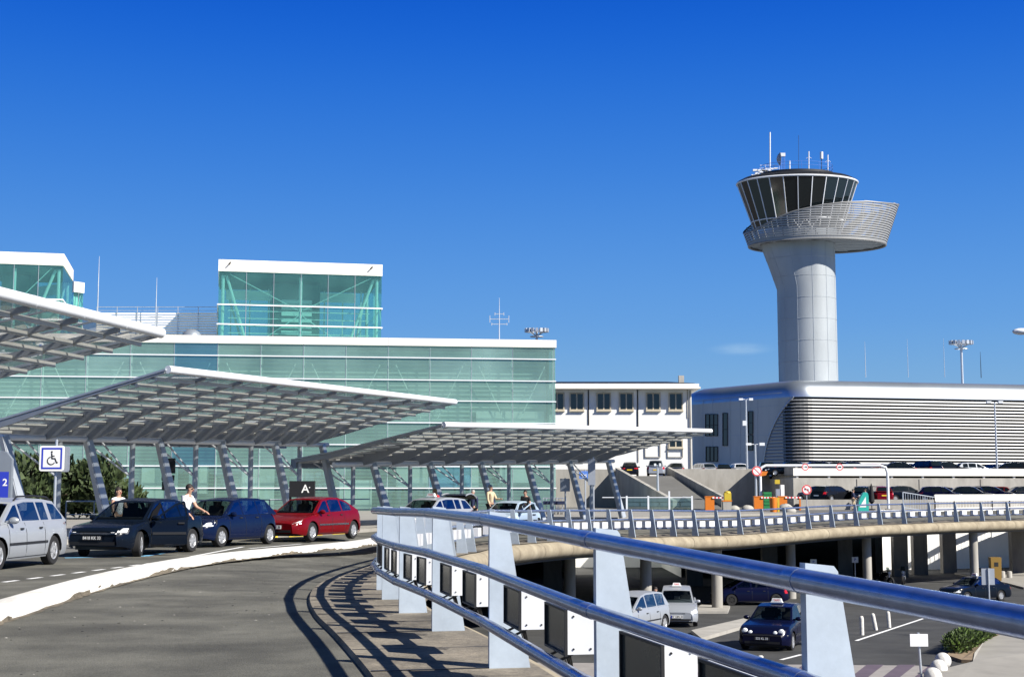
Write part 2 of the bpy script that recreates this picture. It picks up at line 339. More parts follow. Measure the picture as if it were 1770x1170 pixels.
# expansion joint across the lane and loose grit lying on it
jm = MB()
J0, J1 = gz(-60, 1172), gz(900, 1164)
for k in range(30):
    p0, p1 = lerp(J0, J1, k / 30), lerp(J0, J1, (k + 1) / 30); o0, o1 = math.sin(k * 1.7) * .01, math.sin((k + 1) * 1.7) * .01; jm.quad((p0.x, p0.y - .02 + o0, .003), (p1.x, p1.y - .02 + o1, .003), (p1.x, p1.y + .012 + o1, .003), (p0.x, p0.y + .012 + o0, .003))
tag(jm.build('road_joint', 'black'), kind='structure')
jm = MB(); rg = random.Random(11)
for k in range(520):
    y = 9 + 30 * rg.random() ** 1.4; x = lerp(-6.3, -1.2, rg.random()); r = rg.uniform(.004, .016); z = .004
    jm.add([(x - r * 1.6, y, z), (x, y - r, z), (x + r * 1.4, y, z), (x, y + r, z), (x, y, z + r * .5)], [(0, 1, 4), (1, 2, 4), (2, 3, 4), (3, 0, 4)], 0 if rg.random() < .72 else 1)
tag(jm.build('road_grit', ['black', 'concrete']), kind='stuff')
# everything beyond the road at z = 0, with two openings down to the lower level
outer = [(p.x, p.y) for p in (off(i, OW(i)) for i in range(N))] + [(900, 500), (900, 2500), (-900, 2500), (-900, -300), (-12, -60), (-1, -30)]
cut1 = []
for i in range(SWITCH + 2, N - 6):
    q = off(i, OW(i) + .4)
    if q.x < 49: cut1.append((q.x, q.y))
cut1 = cut1 + [(50.5, 125.3), (36.4, 119.0), (31.5, 118.4), (29.5, 114)]
cut2 = [(4.2, 108), (13, 108), (13, 122), (4.2, 122)]
loops = [[Vector((x, y, 0)) for x, y in L] for L in (outer, cut1, cut2)]
tris = tessellate_polygon(loops)
tag(MB().add([v for L in loops for v in L], tris).build('plaza_ground', 'asphalt_far'), kind='structure')
m = MB()
for L, e0 in ((cut1, len(cut1) - 4), (cut2, 1)):
    for a, b in list(zip(L, L[1:] + L[:1]))[e0:]: m.quad((a[0], a[1], -6), (b[0], b[1], -6), (b[0], b[1], -.004), (a[0], a[1], -.004))
w_ = m.build('retaining_wall', 'white_wall'); tag(w_, 'pale concrete walls lining the sunken openings behind the curved viaduct road', 'wall')
# pavement with a yellow kerb behind the parked cars, running on below the canopies
PAV = [(-40, 36), (-20, 38.5), (-13, 42.5), (-9.3, 46.6), (-7.5, 49.6)] + [(off(i, 5.4).x, off(i, 5.4).y) for i in range(N) if 51 < EDGE[i].y < 93 and i % 6 == 0] + [(12.5, 101)]
PV = catmull([(x, y, 0) for x, y in PAV], 5)
rows = [[(p.x, p.y, 0), (p.x, p.y, .13), (p.x - .12, p.y + .05, .14)] for p in PV]
back = [(p.x, p.y, .14) for p in PV] + [(12.4, 103, .14), (3, 104.4, .14), (-60, 97, .14), (-60, 36, .14)]
m = MB(); m.sheet([[(p.x, p.y, -.01), (p.x, p.y, .135)] for p in PV])
lp = [Vector(b) for b in back]; m.add(lp, tessellate_polygon([lp]))
tag(m.build('pavement', 'plaza_paving'), kind='structure')
m = MB()
for a, b, yel in [(0, 14, 0), (14, 16, 1), (17, 18, 1), (19, 22, 1), (23, 26, 1)]:
    m.sheet([[(p.x + .012, p.y - .012, 0), (p.x + .012, p.y - .012, .145), (p.x - .22, p.y + .12, .146)] for p in PV[a:b + 1]], 1 if yel else 0)
kb = m.build('pavement_kerb', ['concrete', 'line_yellow']); tag(kb, kind='structure')
# broad white kerb between the driving lane and the parking lane
K = catmull([(-5.2, 2), (-5.75, 10), (-6.2, 16.9), (-6.75, 24), (-6.72, 30), (-5.9, 34.7), (-5.05, 37.4), (-4.16, 40.8), (-3.75, 44), (-3.4, 47.5), (-2.9, 51), (-1.3, 56), (1.5, 60.6)][:], 6) if False else catmull([Vector((x, y, 0)) for x, y in [(-5.2, 2), (-5.75, 10), (-6.2, 16.9), (-6.75, 24), (-6.72, 30), (-5.9, 34.7), (-5.05, 37.4), (-4.16, 40.8), (-3.8, 44), (-3.5, 47.5)]], 6)
m = MB(); rows = []
for i, p in enumerate(K):
    n = lnorm(K, i); j = random.uniform(-.012, .012)
    rows.append([(p.x + j, p.y, -.01), (p.x + j + n.x * .03, p.y + n.y * .03, .12 + j * .4), (p.x + n.x * .07, p.y + n.y * .07, .15), (p.x + n.x * .5, p.y + n.y * .5, .155), (p.x + n.x * .54, p.y + n.y * .54, -.01)])
m.sheet(rows); tag(m.build('median_kerb', 'kerb_white', None, 50), kind='structure')
m = MB(); rows = []; rg = random.Random(5)
fine = catmull(K, 4)
for i, p in enumerate(fine):
    n = lnorm(fine, i); h = max(.004, .02 + .03 * math.sin(i * .31) + rg.uniform(-.02, .035)); q = rg.uniform(.03, .11)
    rows.append([(p.x - n.x * q, p.y - n.y * q, .004), (p.x - n.x * .004, p.y - n.y * .004, .008), (p.x - n.x * .004 + n.x * .01, p.y - n.y * .004, h)])
m.sheet(rows); tag(m.build('kerb_dirt', 'kerb_soil'), kind='structure')
# painted lines of the parking lane
m = MB()
def stripe(m, a, b, w, mi=0, z=.006):
    a, b = Vector((*a, z)), Vector((*b, z)); d = (b - a).normalized(); n = Vector((-d.y, d.x, 0)) * w / 2
    m.quad(a - n, b - n, b + n, a + n, mi)
P0, P1 = gz(-40, 1012), gz(178, 984)
for k in range(9):
    a = lerp(P0, P1, k / 5.5); b = lerp(P0, P1, (k + .55) / 5.5); stripe(m, a[:2], b[:2], .12)
a, b = gz(112, 964), gz(250, 961); stripe(m, a[:2], b[:2], .25, 1)
a, b = gz(250, 961), gz(330, 948); stripe(m, a[:2], b[:2], .2, 1)
for (u, v) in [((330, 962), (420, 945)), ((430, 948), (520, 940))]:
    a, b = gz(*u), gz(*v); stripe(m, a[:2], b[:2], .12)
tag(m.build('parking_lines', ['line_white', 'line_blue']), kind='structure')
# painted yellow hatch on the plaza beyond the road
m = MB(); a, b = gz(1120, 893.5), gz(1325, 889); stripe(m, a[:2], b[:2], 1.4); tag(m.build('yellow_road_marking', 'line_yellow'), kind='structure')

# lower level
ys = [-60, 0, 20, 46, 58, 70, 82, 120, 200]
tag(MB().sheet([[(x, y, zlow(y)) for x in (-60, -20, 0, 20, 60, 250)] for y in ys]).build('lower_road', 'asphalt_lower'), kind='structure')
def low(px, py, dz=0):
    z = -4.0
    for _ in range(12): p = gz(px, py, z); z = zlow(p.y) + dz
    return gz(px, py, z)
m = MB()
def lowpoly(m, pts, dz=.006, mi=0): m.add([low(x, y, dz) for x, y in pts], [tuple(range(len(pts)))], mi)
# zebra crossing of purple and pale bands
for k in range(-9, 9):
    x = 1490 + k * 55; s = 62
    lowpoly(m, [(x + 118, 1148), (x + 118 + 30, 1148), (x + 30, 1240), (x, 1240)], .008, 0)
lowpoly(m, [(880, 1144), (1640, 1150), (1600, 1240), (700, 1240)], .004, 1)
tag(m.build('zebra_crossing', ['cross_purple', 'cross_pale']), kind='structure')
m = MB()
for a, b in [((1480, 1107), (1604, 1066)), ((1210, 1042), (1228, 1040)), ((1350, 1140), (1385, 1131)), ((1100, 1052), (1140, 1046))]:
    a, b = low(*a), low(*b); d = (b - a).normalized(); n = Vector((-d.y, d.x, 0)) * .07; u = Vector((0, 0, .008)); m.quad(a - n + u, b - n + u, b + n + u, a + n + u)
tag(m.build('lower_lane_lines', 'line_white'), kind='structure')
# raised islands of the lower level
def island(name, pts, h, mname, label=None):
    P = [low(x, y) for x, y in pts]; m = MB(); m.add([(p.x, p.y, p.z - .05) for p in P] + [(p.x, p.y, p.z + h) for p in P], [tuple(range(len(P), 2 * len(P)))] + [(i, (i + 1) % len(P), len(P) + (i + 1) % len(P), len(P) + i) for i in range(len(P))])
    tag(m.build(name, mname), kind='structure')
island('traffic_island', [(1195, 1094), (1212, 1108), (1290, 1085), (1296, 1076), (1285, 1073)], .13, 'concrete')
island('lower_pavement', [(1594, 1172), (1600, 1240), (2000, 1240), (2000, 1098), (1735, 1100), (1702, 1113), (1685, 1134), (1682, 1150)], .13, 'plaza_paving')
island('planting_bed', [(1636, 1136), (1662, 1145), (1684, 1146), (1684, 1131), (1702, 1113), (1742, 1098), (1722, 1090), (1690, 1092)], .1, 'soil')
island('lower_pavement_far', [(1740, 1010), (1770, 1018), (1990, 1000), (1990, 985), (1650, 992)], .13, 'plaza_paving')
island('column_island', [(1195, 1060), (1258, 1060), (1262, 1050), (1212, 1048)], .12, 'concrete')

# ---------------------------------------------------------------- viaduct
via = thing('viaduct', 'curved concrete viaduct carrying the upper road round the sunken forecourt', 'viaduct')
beam_r = .34
rows = []
seg = []
def ring(i, r, o=-.5):
    c = off(i, o); c.z = EDGE[i].z - r * .92; n = lnorm(EDGE, i); out = []
    for k in range(12):
        t = lerp(math.pi * .5, -math.pi * .95, k / 11.0)       # from the top round the outside to below
        out.append(c - n * (r * math.cos(t)) + Vector((0, 0, r * math.sin(t))))
    return out
i = 0; joint = 9
while i < N - 1:
    j = min(N - 1, i + joint); rr = [ring(k, beam_r) for k in range(i, j + 1)]
    d = (EDGE[j] - EDGE[j - 1]).normalized() * .03
    rr[-1] = [p - Vector((d.x, d.y, 0)) for p in rr[-1]]
    mm = MB().sheet(rr); mm.build('edge_beam', 'concrete_dirty', via, True); i = j
m = MB()
m.sheet([[off(i, -.5, EDGE[i].z - .3), off(i, -.45, EDGE[i].z - .75), off(i, 4, EDGE[i].z - 1.0), off(i, OW(i), -1.0), off(i, OW(i) + .3, -1.0), off(i, OW(i) + .35, -.012)] for i in range(N)])
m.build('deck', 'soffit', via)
for (px, py) in [(985, 1062), (1117, 1058), (1240, 1053), (1368, 1034), (1500, 1022), (1685, 1008), (1860, 1000)]:
    b = low(px, py); m = MB(); m.lathe([(.3, b.z), (.3, -1.3)], (b.x, b.y, 0), 18); m.build('column', 'steel_white' if False else 'concrete', via, True)
for (px, py) in [(955, 1035), (1060, 1032), (1200, 1012), (1330, 1005), (1460, 1000), (1556, 996), (1590, 993), (1640, 990), (1760, 992)]:
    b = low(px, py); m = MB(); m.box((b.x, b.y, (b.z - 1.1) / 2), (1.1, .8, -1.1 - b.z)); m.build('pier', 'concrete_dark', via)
# back of the covered lower level, left of the open part
m = MB()
m.prism([(-40, 30, -6), (-8, 30, -6), (-8, 126, -6), (-40, 126, -6)], (0, 0, 5.2))
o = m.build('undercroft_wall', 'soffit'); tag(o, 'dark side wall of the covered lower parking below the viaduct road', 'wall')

# ---------------------------------------------------------------- railing along the viaduct edge
def arc(P):
    s = [0]
    for a, b in zip(P, P[1:]): s.append(s[-1] + (Vector(b[:2]) - Vector(a[:2])).length)
    return s
RAILH = (1.33, .895, .45)
def railing(name, label, keys, first_posts, nboxes=True):
    root = thing(name, label, 'railing', keys[0])
    root.location = (0, 0, 0)
    for hi, h in enumerate(RAILH):
        path = [Vector((k[0], k[1], k[2] + h)) for k in keys]
        # straight pipes from post to post with welded sleeves
        m = MB(); m.tube(path, .053 if hi == 0 else .046, 14)
        for a, b in zip(path, path[1:]):
            d = (b - a).normalized(); m.tube([b - d * .11, b + d * .005], (.0555 if hi == 0 else .0485), 14, caps=True)
        m.build(('top_rail', 'middle_rail', 'bottom_rail')[hi], 'rail_metal', root, 50)
    for i, k in enumerate(keys):
        if i == 0 or i == len(keys) - 1 and False: pass
        a = keys[max(0, i - 1)]; b = keys[min(len(keys) - 1, i + 1)]
        d = Vector((b[0] - a[0], b[1] - a[1], 0)).normalized(); o = Vector((d.y, -d.x, 0))   # o points out over the edge
        base = Vector((k[0], k[1], k[2])) + o * .055; t = .055
        pts = [base + Vector((0, 0, .02)), base + o * .37 + Vector((0, 0, .02)), base + o * .355 + Vector((0, 0, .1)), base + o * .16 + Vector((0, 0, 1.36)), base + o * .14 + Vector((0, 0, 1.385)), base + Vector((0, 0, 1.4))]
        m = MB(); m.prism([p - d * t / 2 for p in pts], d * t)
        for h in RAILH: m.bar(Vector(k) + Vector((0, 0, h)), base + Vector((0, 0, h)), .05, .05)
        m.build('post', 'post_paint', root)
        if i < len(keys) - 1 and nboxes:
            q = keys[i + 1]; A, B = Vector((k[0], k[1], k[2])), Vector((q[0], q[1], q[2])); dd = (B - A); L = dd.length; dd.normalize(); oo = Vector((dd.y, -dd.x, 0)).normalized()
            for f in (.3, .72) if L > 1.6 else (.5,):
                c = A + dd * (L * f) + oo * .17 + Vector((0, 0, .665)); hl, hd, hh = .3, .1, .145
                P = lambda u, v, w: c + dd * (u * hl) + oo * (v * hd) + Vector((0, 0, w * hh))
                m = MB()
                m.add([P(u, v, w) for w in (-1, 1) for u, v in ((-1, -1), (1, -1), (1, 1), (-1, 1))], [(3, 2, 1, 0), (4, 5, 6, 7), (0, 1, 5, 4), (1, 2, 6, 5), (2, 3, 7, 6), (3, 0, 4, 7)])
                bx = m.build('light_box', 'box_white', root)
                m = MB(); P2 = lambda u, v, w: c + dd * (u * (hl + .012)) + oo * (-hd - v) + Vector((0, 0, w * (hh + .01)))
                for (u0, u1, w0, w1) in ((-1, 1, .9, 1), (-1, 1, -1, -.9), (-1, -.95, -.9, .9), (.95, 1, -.9, .9)):
                    m.prism([P2(u0, .003, w0), P2(u1, .003, w0), P2(u1, .003, w1), P2(u0, .003, w1)], -oo * .02)
                m.build('frame', 'black', bx)
                m = MB(); m.quad(P2(-.95, .006, -.9), P2(.95, .006, -.9), P2(.95, .006, .9), P2(-.95, .006, .9)); m.build('screen', 'box_screen', bx)
                if A.y < 30:
                    for (v, w) in ((-.6, -.75), (-.6, .75), (.6, .75), (.6, -.75)):
                        e = c - dd * hl + oo * (v * hd) + Vector((0, 0, w * hh)); m = MB(); m.tube([e, e - dd * .008], .007, 8); m.build('screw', 'black', bx)
                    for u in (-.5, .5):
                        e = c + dd * (u * hl) + Vector((0, 0, -hh)); m = MB(); m.bar(e, e - oo * .16 + Vector((0, 0, -.075)), .03, .015); m.build('bracket', 'black', bx)
                    m = MB()
                    for w in range(3):
                        e = c + dd * (.1 + w * .03) + Vector((0, 0, -hh)); pth = []
                        for q_ in range(7):
                            s = q_ / 6; pth.append(e + dd * (.16 * s + .01 * w) + oo * (.05 * math.sin(s * 3.1)) + Vector((0, 0, -.14 * math.sin(s * math.pi) - .02 * w * math.sin(s * 3.1))))
                        m.tube(pth, .006, 6)
                    m.build('cable', 'black', bx)
    return root
def K3(i0, i1): return [Vector(k) for k in KEY[i0:i1]]
near = K3(3, 13)
railing('guard_railing', 'near grey pipe railing with dark screened light boxes sweeping out of the foreground', near, 0)
railing('guard_railing', 'far stretch of white slanted-post railing curving round the viaduct edge', K3(12, KEYN), 0)
# ---------------------------------------------------------------- glass terminal hall
FA, FB = Vector((-39.5, 99.6, 0)), Vector((3.28, 105.0, 0)); FD = (FB - FA).normalized(); FN = Vector((FD.y, -FD.x, 0)); FL = (FB - FA).length   # FN looks at the viewer
def fp(s, d, z): return FA + FD * s + FN * d + Vector((0, 0, z))
hall = thing('terminal_building', 'long green glass terminal hall with a white roof band behind the canopies', 'terminal')
def slab(m, s0, s1, d0, d1, z0, z1, mi=0): m.prism([fp(s0, d0, z0), fp(s1, d0, z0), fp(s1, d1, z0), fp(s0, d1, z0)], (0, 0, z1 - z0), mi)
S0 = -6.0
ROWZ = [0.15, 1.8, 3.4, 5.0, 6.65, 8.29, 9.84, 11.5, 12.35]
COLS = [FL - .12]
while COLS[-1] > S0: COLS.append(COLS[-1] - 3.13)
m = MB(); rg = random.Random(3); cs_ = [S0] + COLS[::-1][1:] + [FL]; zs_ = [.15] + ROWZ[1:-1] + [12.4]
for a, b in zip(cs_, cs_[1:]):
    for z0_, z1_ in zip(zs_, zs_[1:]):
        k = rg.random(); mid = (a + b) / 2; blue = z0_ > 9 and abs(mid - FL * .36) < 1.6; t_ = rg.uniform(-.006, .006)
        m.quad(fp(a, t_, z0_), fp(b, -t_, z0_), fp(b, -t_ * .5, z1_), fp(a, t_ * .5, z1_), 2 if blue or k < .03 else (1 if k < .3 else 0))
m.quad(fp(FL, 0, .15), fp(FL, -14, .15), fp(FL, -14, 12.4), fp(FL, 0, 12.4)); m.build('glass_wall', ['hall_glass', 'hall_glass_pale', 'hall_glass_blue'], hall)
# frosted upper lining, slatted lower lining, floors and blinds inside
m = MB()
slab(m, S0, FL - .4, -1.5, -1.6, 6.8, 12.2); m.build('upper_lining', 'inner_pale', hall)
m = MB()
z = 6.9
while z < 12.2: slab(m, S0, FL - .4, -1.3, -1.42, z, z + .1); z += .32
m.build('upper_slats', 'inner_pale', hall)
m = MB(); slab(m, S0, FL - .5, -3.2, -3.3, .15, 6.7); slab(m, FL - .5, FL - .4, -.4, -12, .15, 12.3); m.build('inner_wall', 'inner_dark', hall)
m = MB()
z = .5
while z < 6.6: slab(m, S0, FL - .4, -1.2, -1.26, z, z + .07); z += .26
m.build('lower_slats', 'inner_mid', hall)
m = MB()
for (s0, s1, z0, z1) in [(5, 7.5, .4, 3.2), (9.2, 11.2, .3, 3.1), (12.6, 15.2, .3, 3.3), (16, 17.4, 1.4, 3.4), (19.8, 22.2, .3, 3.2), (27, 29.4, .3, 2.4), (31.2, 37.4, 1.9, 4.7), (39, 41.5, 2.2, 4.6), (34.4, 36, 5.1, 6.3), (37.2, 42.4, 5.5, 7.6)]:
    slab(m, s0, s1, -1.0, -1.1, z0, z1)
m.build('blind', 'inner_white', hall)
m = MB(); slab(m, S0, FL - .4, -1.7, -14, 3.35, 3.6); slab(m, S0, FL - .4, -1.7, -14, 6.7, 7); m.build('floor_slab', 'inner_pale', hall)
m = MB()
for z in ROWZ[1:-1]: m.bar(fp(S0, .07, z), fp(FL + .05, .07, z), .1, .08)
m.build('transom', 'steel_white', hall)
m = MB()
for s in COLS: m.bar(fp(s, .02, .15), fp(s, .02, 12.4), .03, .03)
m.build('mullion', 'steel_grey', hall)
m = MB()
for s in COLS:
    m.tube([fp(s, -.55, .15), fp(s, -.55, 12.3)], .07, 8)
m.build('inner_column', 'brace', hall)
m = MB()
for i in range(0, len(COLS) - 1, 2):
    s = COLS[i]
    m.tube([fp(s - .6, -.6, 11.0), fp(s - 2.5, -.6, 7.0)], .05, 6)
    if i > 0: m.tube([fp(s + .6, -.6, 11.0), fp(s + 2.5, -.6, 7.0)], .05, 6)
m.build('inner_brace', 'brace', hall)
m = MB(); slab(m, S0, FL + .08, .12, -16, 12.4, 12.97); m.build('roof_band', 'fascia', hall)
m = MB()
for s in COLS[::2]: slab(m, s - .012, s + .012, .126, .12, 12.42, 12.95)
m.build('panel_joint', 'steel_grey', hall)
# grey portal left of the hall's stair and round dark roof vent
c = at(331, 577, 105); m = MB(); m.lathe([(.75, 0), (.75, .35), (.6, .62), (.3, .8), (0, .85)], (c.x, c.y, 12.97), 20); m.build('roof_vent', 'steel_blue', hall, True)
# ---- glass boxes standing on the roof
def roof_box(name, label, x0, x1, ytop0, ytop1, Y0, Y1, depth, zb, fas=.95, rows=(16.6, 15.0, 13.4), cams=True):
    a, b = at(x0, ytop0, Y0), at(x1, ytop1, Y1); zt = (a.z + b.z) / 2
    A, B = Vector((a.x, a.y, 0)), Vector((b.x, b.y, 0)); D = (B - A).normalized(); Nn = Vector((D.y, -D.x, 0)); L = (B - A).length
    P = lambda s, d, z: A + D * s + Nn * d + Vector((0, 0, z))
    t = thing(name, label, 'glass pavilion', P(L / 2, -depth / 2, zb), 0, 'glass pavilions on the terminal roof'); off_ = t.location.copy()
    def bl(m, n, mt, sm=False):
        m.v = [(v[0] - off_.x, v[1] - off_.y, v[2] - off_.z) for v in m.v]; return m.build(n, mt, t, sm)
    def sb(m, s0, s1, d0, d1, z0, z1): m.prism([P(s0, d0, z0), P(s1, d0, z0), P(s1, d1, z0), P(s0, d1, z0)], (0, 0, z1 - z0))
    zf = zt - fas
    m = MB(); sb(m, -.05, L + .05, .08, -depth - .08, zf, zt); bl(m, 'roof_band', 'fascia')
    m = MB(); 
    for (s0, s1, d0, d1) in ((0, L, 0, 0), (0, L, -depth, -depth), (0, 0, 0, -depth), (L, L, 0, -depth)): m.quad(P(s0, d0, zb), P(s1, d1, zb), P(s1, d1, zf), P(s0, d0, zf))
    bl(m, 'glass_wall', 'box_glass')
    m = MB()
    for z in rows:
        for (p, q) in (((-.05, .06), (L + .05, .06)), ((L + .06, .06), (L + .06, -depth)), ((-.06, .06), (-.06, -depth))): m.bar(P(*p, z), P(*q, z), .08, .1)
    bl(m, 'transom', 'steel_white')
    m = MB(); n = max(2, round(L / 2.05))
    for k in range(1, n): m.bar(P(L * k / n, .03, zb), P(L * k / n, .03, zf), .035, .035)
    bl(m, 'mullion', 'steel_grey')
    m = MB()
    for s in (.35, L / 2, L - .35):
        for d in (-.5, -depth + .5): m.tube([P(s, d, zb), P(s, d, zf)], .13, 10)
    m.tube([P(.6, -.6, zf - .2), P(2.5, -.9, zb)], .12, 10); m.tube([P(L - .6, -.6, zf - .2), P(L - 2.9, -.9, zb)], .12, 10)
    m.tube([P(.6, -depth + .6, zf - .2), P(2.5, -depth + .9, zb)], .1, 10); m.tube([P(L - .5, -depth + .6, zf - .2), P(L - 1.6, -depth + .9, zb)], .1, 10)
    for (s0, s1) in ((.9, L / 2 - .2), (L - .9, L / 2 + .2)):
        m.tube([P(s0, -.25, zf - .2), P(s1, -.25, (zf + zb) / 2 + .2)], .035, 6); m.tube([P(s0 + (s1 - s0) * .45, -.25, zb + .8), P(s1, -.25, (zf + zb) / 2 - .3)], .035, 6)
    bl(m, 'brace', 'brace', 40)
    m = MB()
    if L > 8:
        for k in range(9):
            z = zb + .1 + k * .52; sb(m, L * .39, L * .58, -2.5, -4, z, z + .3)
        for (s0, s1) in ((.6, L * .36), (L * .6, L * .86)): sb(m, s0, s1, -3, -3.15, zf - 1.9, zf - 1.1); sb(m, s0, s1, -3, -3.15, zb + .9, zb + 1.2)
        for k in range(7): sb(m, .8, L - .8, -2, -2.1, zb + .35 + k * .62, zb + .42 + k * .62)
        for k in range(8): sb(m, 1 + k * (L - 2) / 7.0, 1.1 + k * (L - 2) / 7.0, -depth + 1.2, -depth + 1.3, zb, zf)
        sb(m, .5, L - .5, -depth + .9, -depth + 1.0, zb, zb + 1.5)
    else: sb(m, .4, L - .4, -2, -2.1, zb + 2.2, zb + 2.9)
    bl(m, 'inner_panel', 'inner_white')
    m = MB(); sb(m, .05, L - .05, -.3, -depth + .3, zf - .25, zf - .02)
    for z in ((zf + zb) / 2,): sb(m, L * .33, L * .63, -2.6, -depth + 1, zb, zf - .5)
    bl(m, 'inner_core', 'inner_dark')
    if cams:
        for s in ((L * .06,) if L < 8 else (L * .06, L * .93)):
            m = MB(); e = P(s, .1, zt - .38); m.tube([e, e + Nn * .3 + Vector((.12, 0, .12))], .07, 8); bl(m, 'floodlight', 'black')
    return t
roof_box('glass_pavilion', 'wide teal glass box with white roof band standing on the middle of the terminal roof', 379, 660, 449, 457.5, 111.5, 114.2, 9, 12.9)
roof_box('glass_pavilion', 'teal glass box at the left edge of the photo, above the nearest canopy', -60, 110, 434, 438, 107.2, 108.8, 8.3, 12.9)
roof_box('glass_pavilion', 'small distant glass box peeping out behind the left-hand roof pavilion', 128, 144.5, 487, 488.5, 123.5, 124.3, 10, 12.9, cams=False)
# louvred plant screen between the boxes
scr = thing('roof_screen', 'white slatted plant screen with handrail on the terminal roof', 'roof screen', at(272, 577, 118) * 1)
scr.location = (0, 0, 0)
a, b = at(168, 541, 118), at(378, 547, 118)
m = MB()
for k in range(9):
    z = a.z - .05 - k * .22; m.bar((a.x, a.y, z), (b.x, b.y, z - .02), .05, .15)
m.build('slat', 'fascia', scr)
m = MB()
for k in range(7):
    p = lerp(a, b, k / 6.0); m.bar((p.x, p.y - .1, 12.9), (p.x, p.y - .1, a.z + .55), .05, .05)
m.tube([(a.x, a.y - .1, a.z + .2), (b.x, b.y - .1, a.z + .2)], .02, 6); m.tube([(a.x, a.y - .1, a.z + .5), (b.x, b.y - .1, a.z + .5)], .025, 6)
for z in (13.3, 13.7, 14.0): m.tube([(a.x, a.y - 1, z), (b.x, b.y - 1, z)], .07, 8)
m.build('handrail', 'galv', scr)
def mast(label, x, y0, y1, Y, r=.06, arms=(), name='antenna_mast', mt='galv', cat='antenna'):
    a, b = at(x, y0, Y), at(x, y1, Y); t = thing(name, label, cat, a); h = b.z - a.z; m = MB()
    m.tube([(0, 0, 0), (0, 0, h * .55), (0, 0, h)], [r, r * .8, r * .35], 6); m.build('mast', mt, t)
    for (f, dx, up) in arms:
        m = MB()
        for s in (-1, 1):
            m.tube([(0, 0, h * f), (s * dx, 0, h * f)], r * .5, 6)
            m.tube([(s * dx, 0, h * f - up), (s * dx, 0, h * f + up)], r * .6, 6)
        m.build('aerial', mt, t)
    return t
mast('slim whip antenna rising left of the slatted roof screen', 168.5, 541, 443, 117, .05)
mast('short whip antenna in the middle of the slatted roof screen', 268.5, 577, 480, 117, .05, ((.3, .5, .02),))
mast('antenna mast with crossed side aerials on the terminal roof edge', 863, 588, 515, 109, .05, ((.5, .75, .28), (.38, .6, .1), (.62, .35, .12)))
mast('thin mast just right of the control tower above the louvred building', 1496.5, 652, 590, 225, .06)
mast('faint white pole between two thin masts on the louvred building', 1570, 652, 585, 225, .05)
mast('faint white pole left of the floodlight mast', 1633, 652, 585, 225, .05)
mast('thin dark mast right of the floodlight mast', 1696, 653, 608, 225, .06, mt='black')
def floodmast(label, x, ybase, ytop, Y, wpx):
    a, b = at(x, ybase, Y), at(x, ytop, Y); t = thing('floodlight_mast', label, 'floodlight mast', a, 0, 'apron floodlight masts'); h = b.z - a.z; W_ = wpx / F * Y / 2
    m = MB(); m.tube([(0, 0, 0), (0, 0, h)], W_ * .1, 8); m.build('pole', 'galv', t)
    m = MB()
    for k in range(16):
        q = k / 16 * 2 * math.pi; m.box((W_ * .85 * math.cos(q), W_ * .5 * math.sin(q), h), (W_ * .22, W_ * .2, W_ * .3), q)
    m.build('lamp', 'galv', t)
    m = MB(); m.tube([(W_ * .8 * math.cos(i), W_ * .45 * math.sin(i), h - W_ * .05) for i in [j / 16 * 2 * math.pi for j in range(16)]], W_ * .04, 6, closed=True)
    m.tube([(W_ * .5 * math.cos(i), W_ * .3 * math.sin(i), h - W_ * .5) for i in [j / 16 * 2 * math.pi for j in range(16)]], W_ * .04, 6, closed=True)
    for j in range(8):
        q = j / 8 * 2 * math.pi; m.bar((0, 0, h - W_ * .5), (W_ * .8 * math.cos(q), W_ * .45 * math.sin(q), h), W_ * .05, W_ * .05)
    m.build('lamp_ring', 'galv', t)
floodmast('ring-headed apron floodlight mast behind the right end of the glass hall', 928, 700, 571, 210, 44)
floodmast('ring-headed apron floodlight mast above the louvred building', 1665, 700, 592, 240, 44)

# ---------------------------------------------------------------- white two-storey office building
wy = 145.0
wa, wb = at(930, 660, wy), at(1195, 668, wy)
office = thing('office_building', 'white two-storey office building with brown framed windows beside the glass hall', 'office building')
x0, x1 = wa.x, wb.x; zt = at(1100, 672, wy).z
m = MB(); m.box(((x0 + x1) / 2, wy + 5.02, zt / 2 + .2), (x1 - x0, 10, zt - .4)); m.build('wall', 'white_wall', office)
m = MB(); m.box(((x0 + x1) / 2 + .2, wy + 4.6, zt + .25), (x1 - x0 + .9, 11.6, .42)); m.build('cornice', 'white_wall', office)
m = MB(); e = at(1211, 668, wy - 1.4); m.box(((x0 + e.x) / 2, wy - .6 + 4, zt + .02), (e.x - x0, 9.6, .2)); m.build('eave', 'fascia', office)
m = MB(); m.prism([(x0, wy - .8, zt + .48), (x1 + .3, wy - .8, zt + .48), (x1 - 2, wy + 5, zt + 1.1), (x0, wy + 5, zt + 1.1)], (0, 0, .05)); m.build('roof', 'black', office)
for k in range(9):
    m = MB(); a_ = x0 + 1 + k * 1.45; m.box((a_, wy - .62, zt + .52), (.9, .25, .1)); m.build('roof_tile', 'black', office)
c = at(1178, 655, wy); m = MB(); m.box((c.x, wy + .3, c.z), (.55, .5, .75)); m.build('chimney', 'concrete', office)
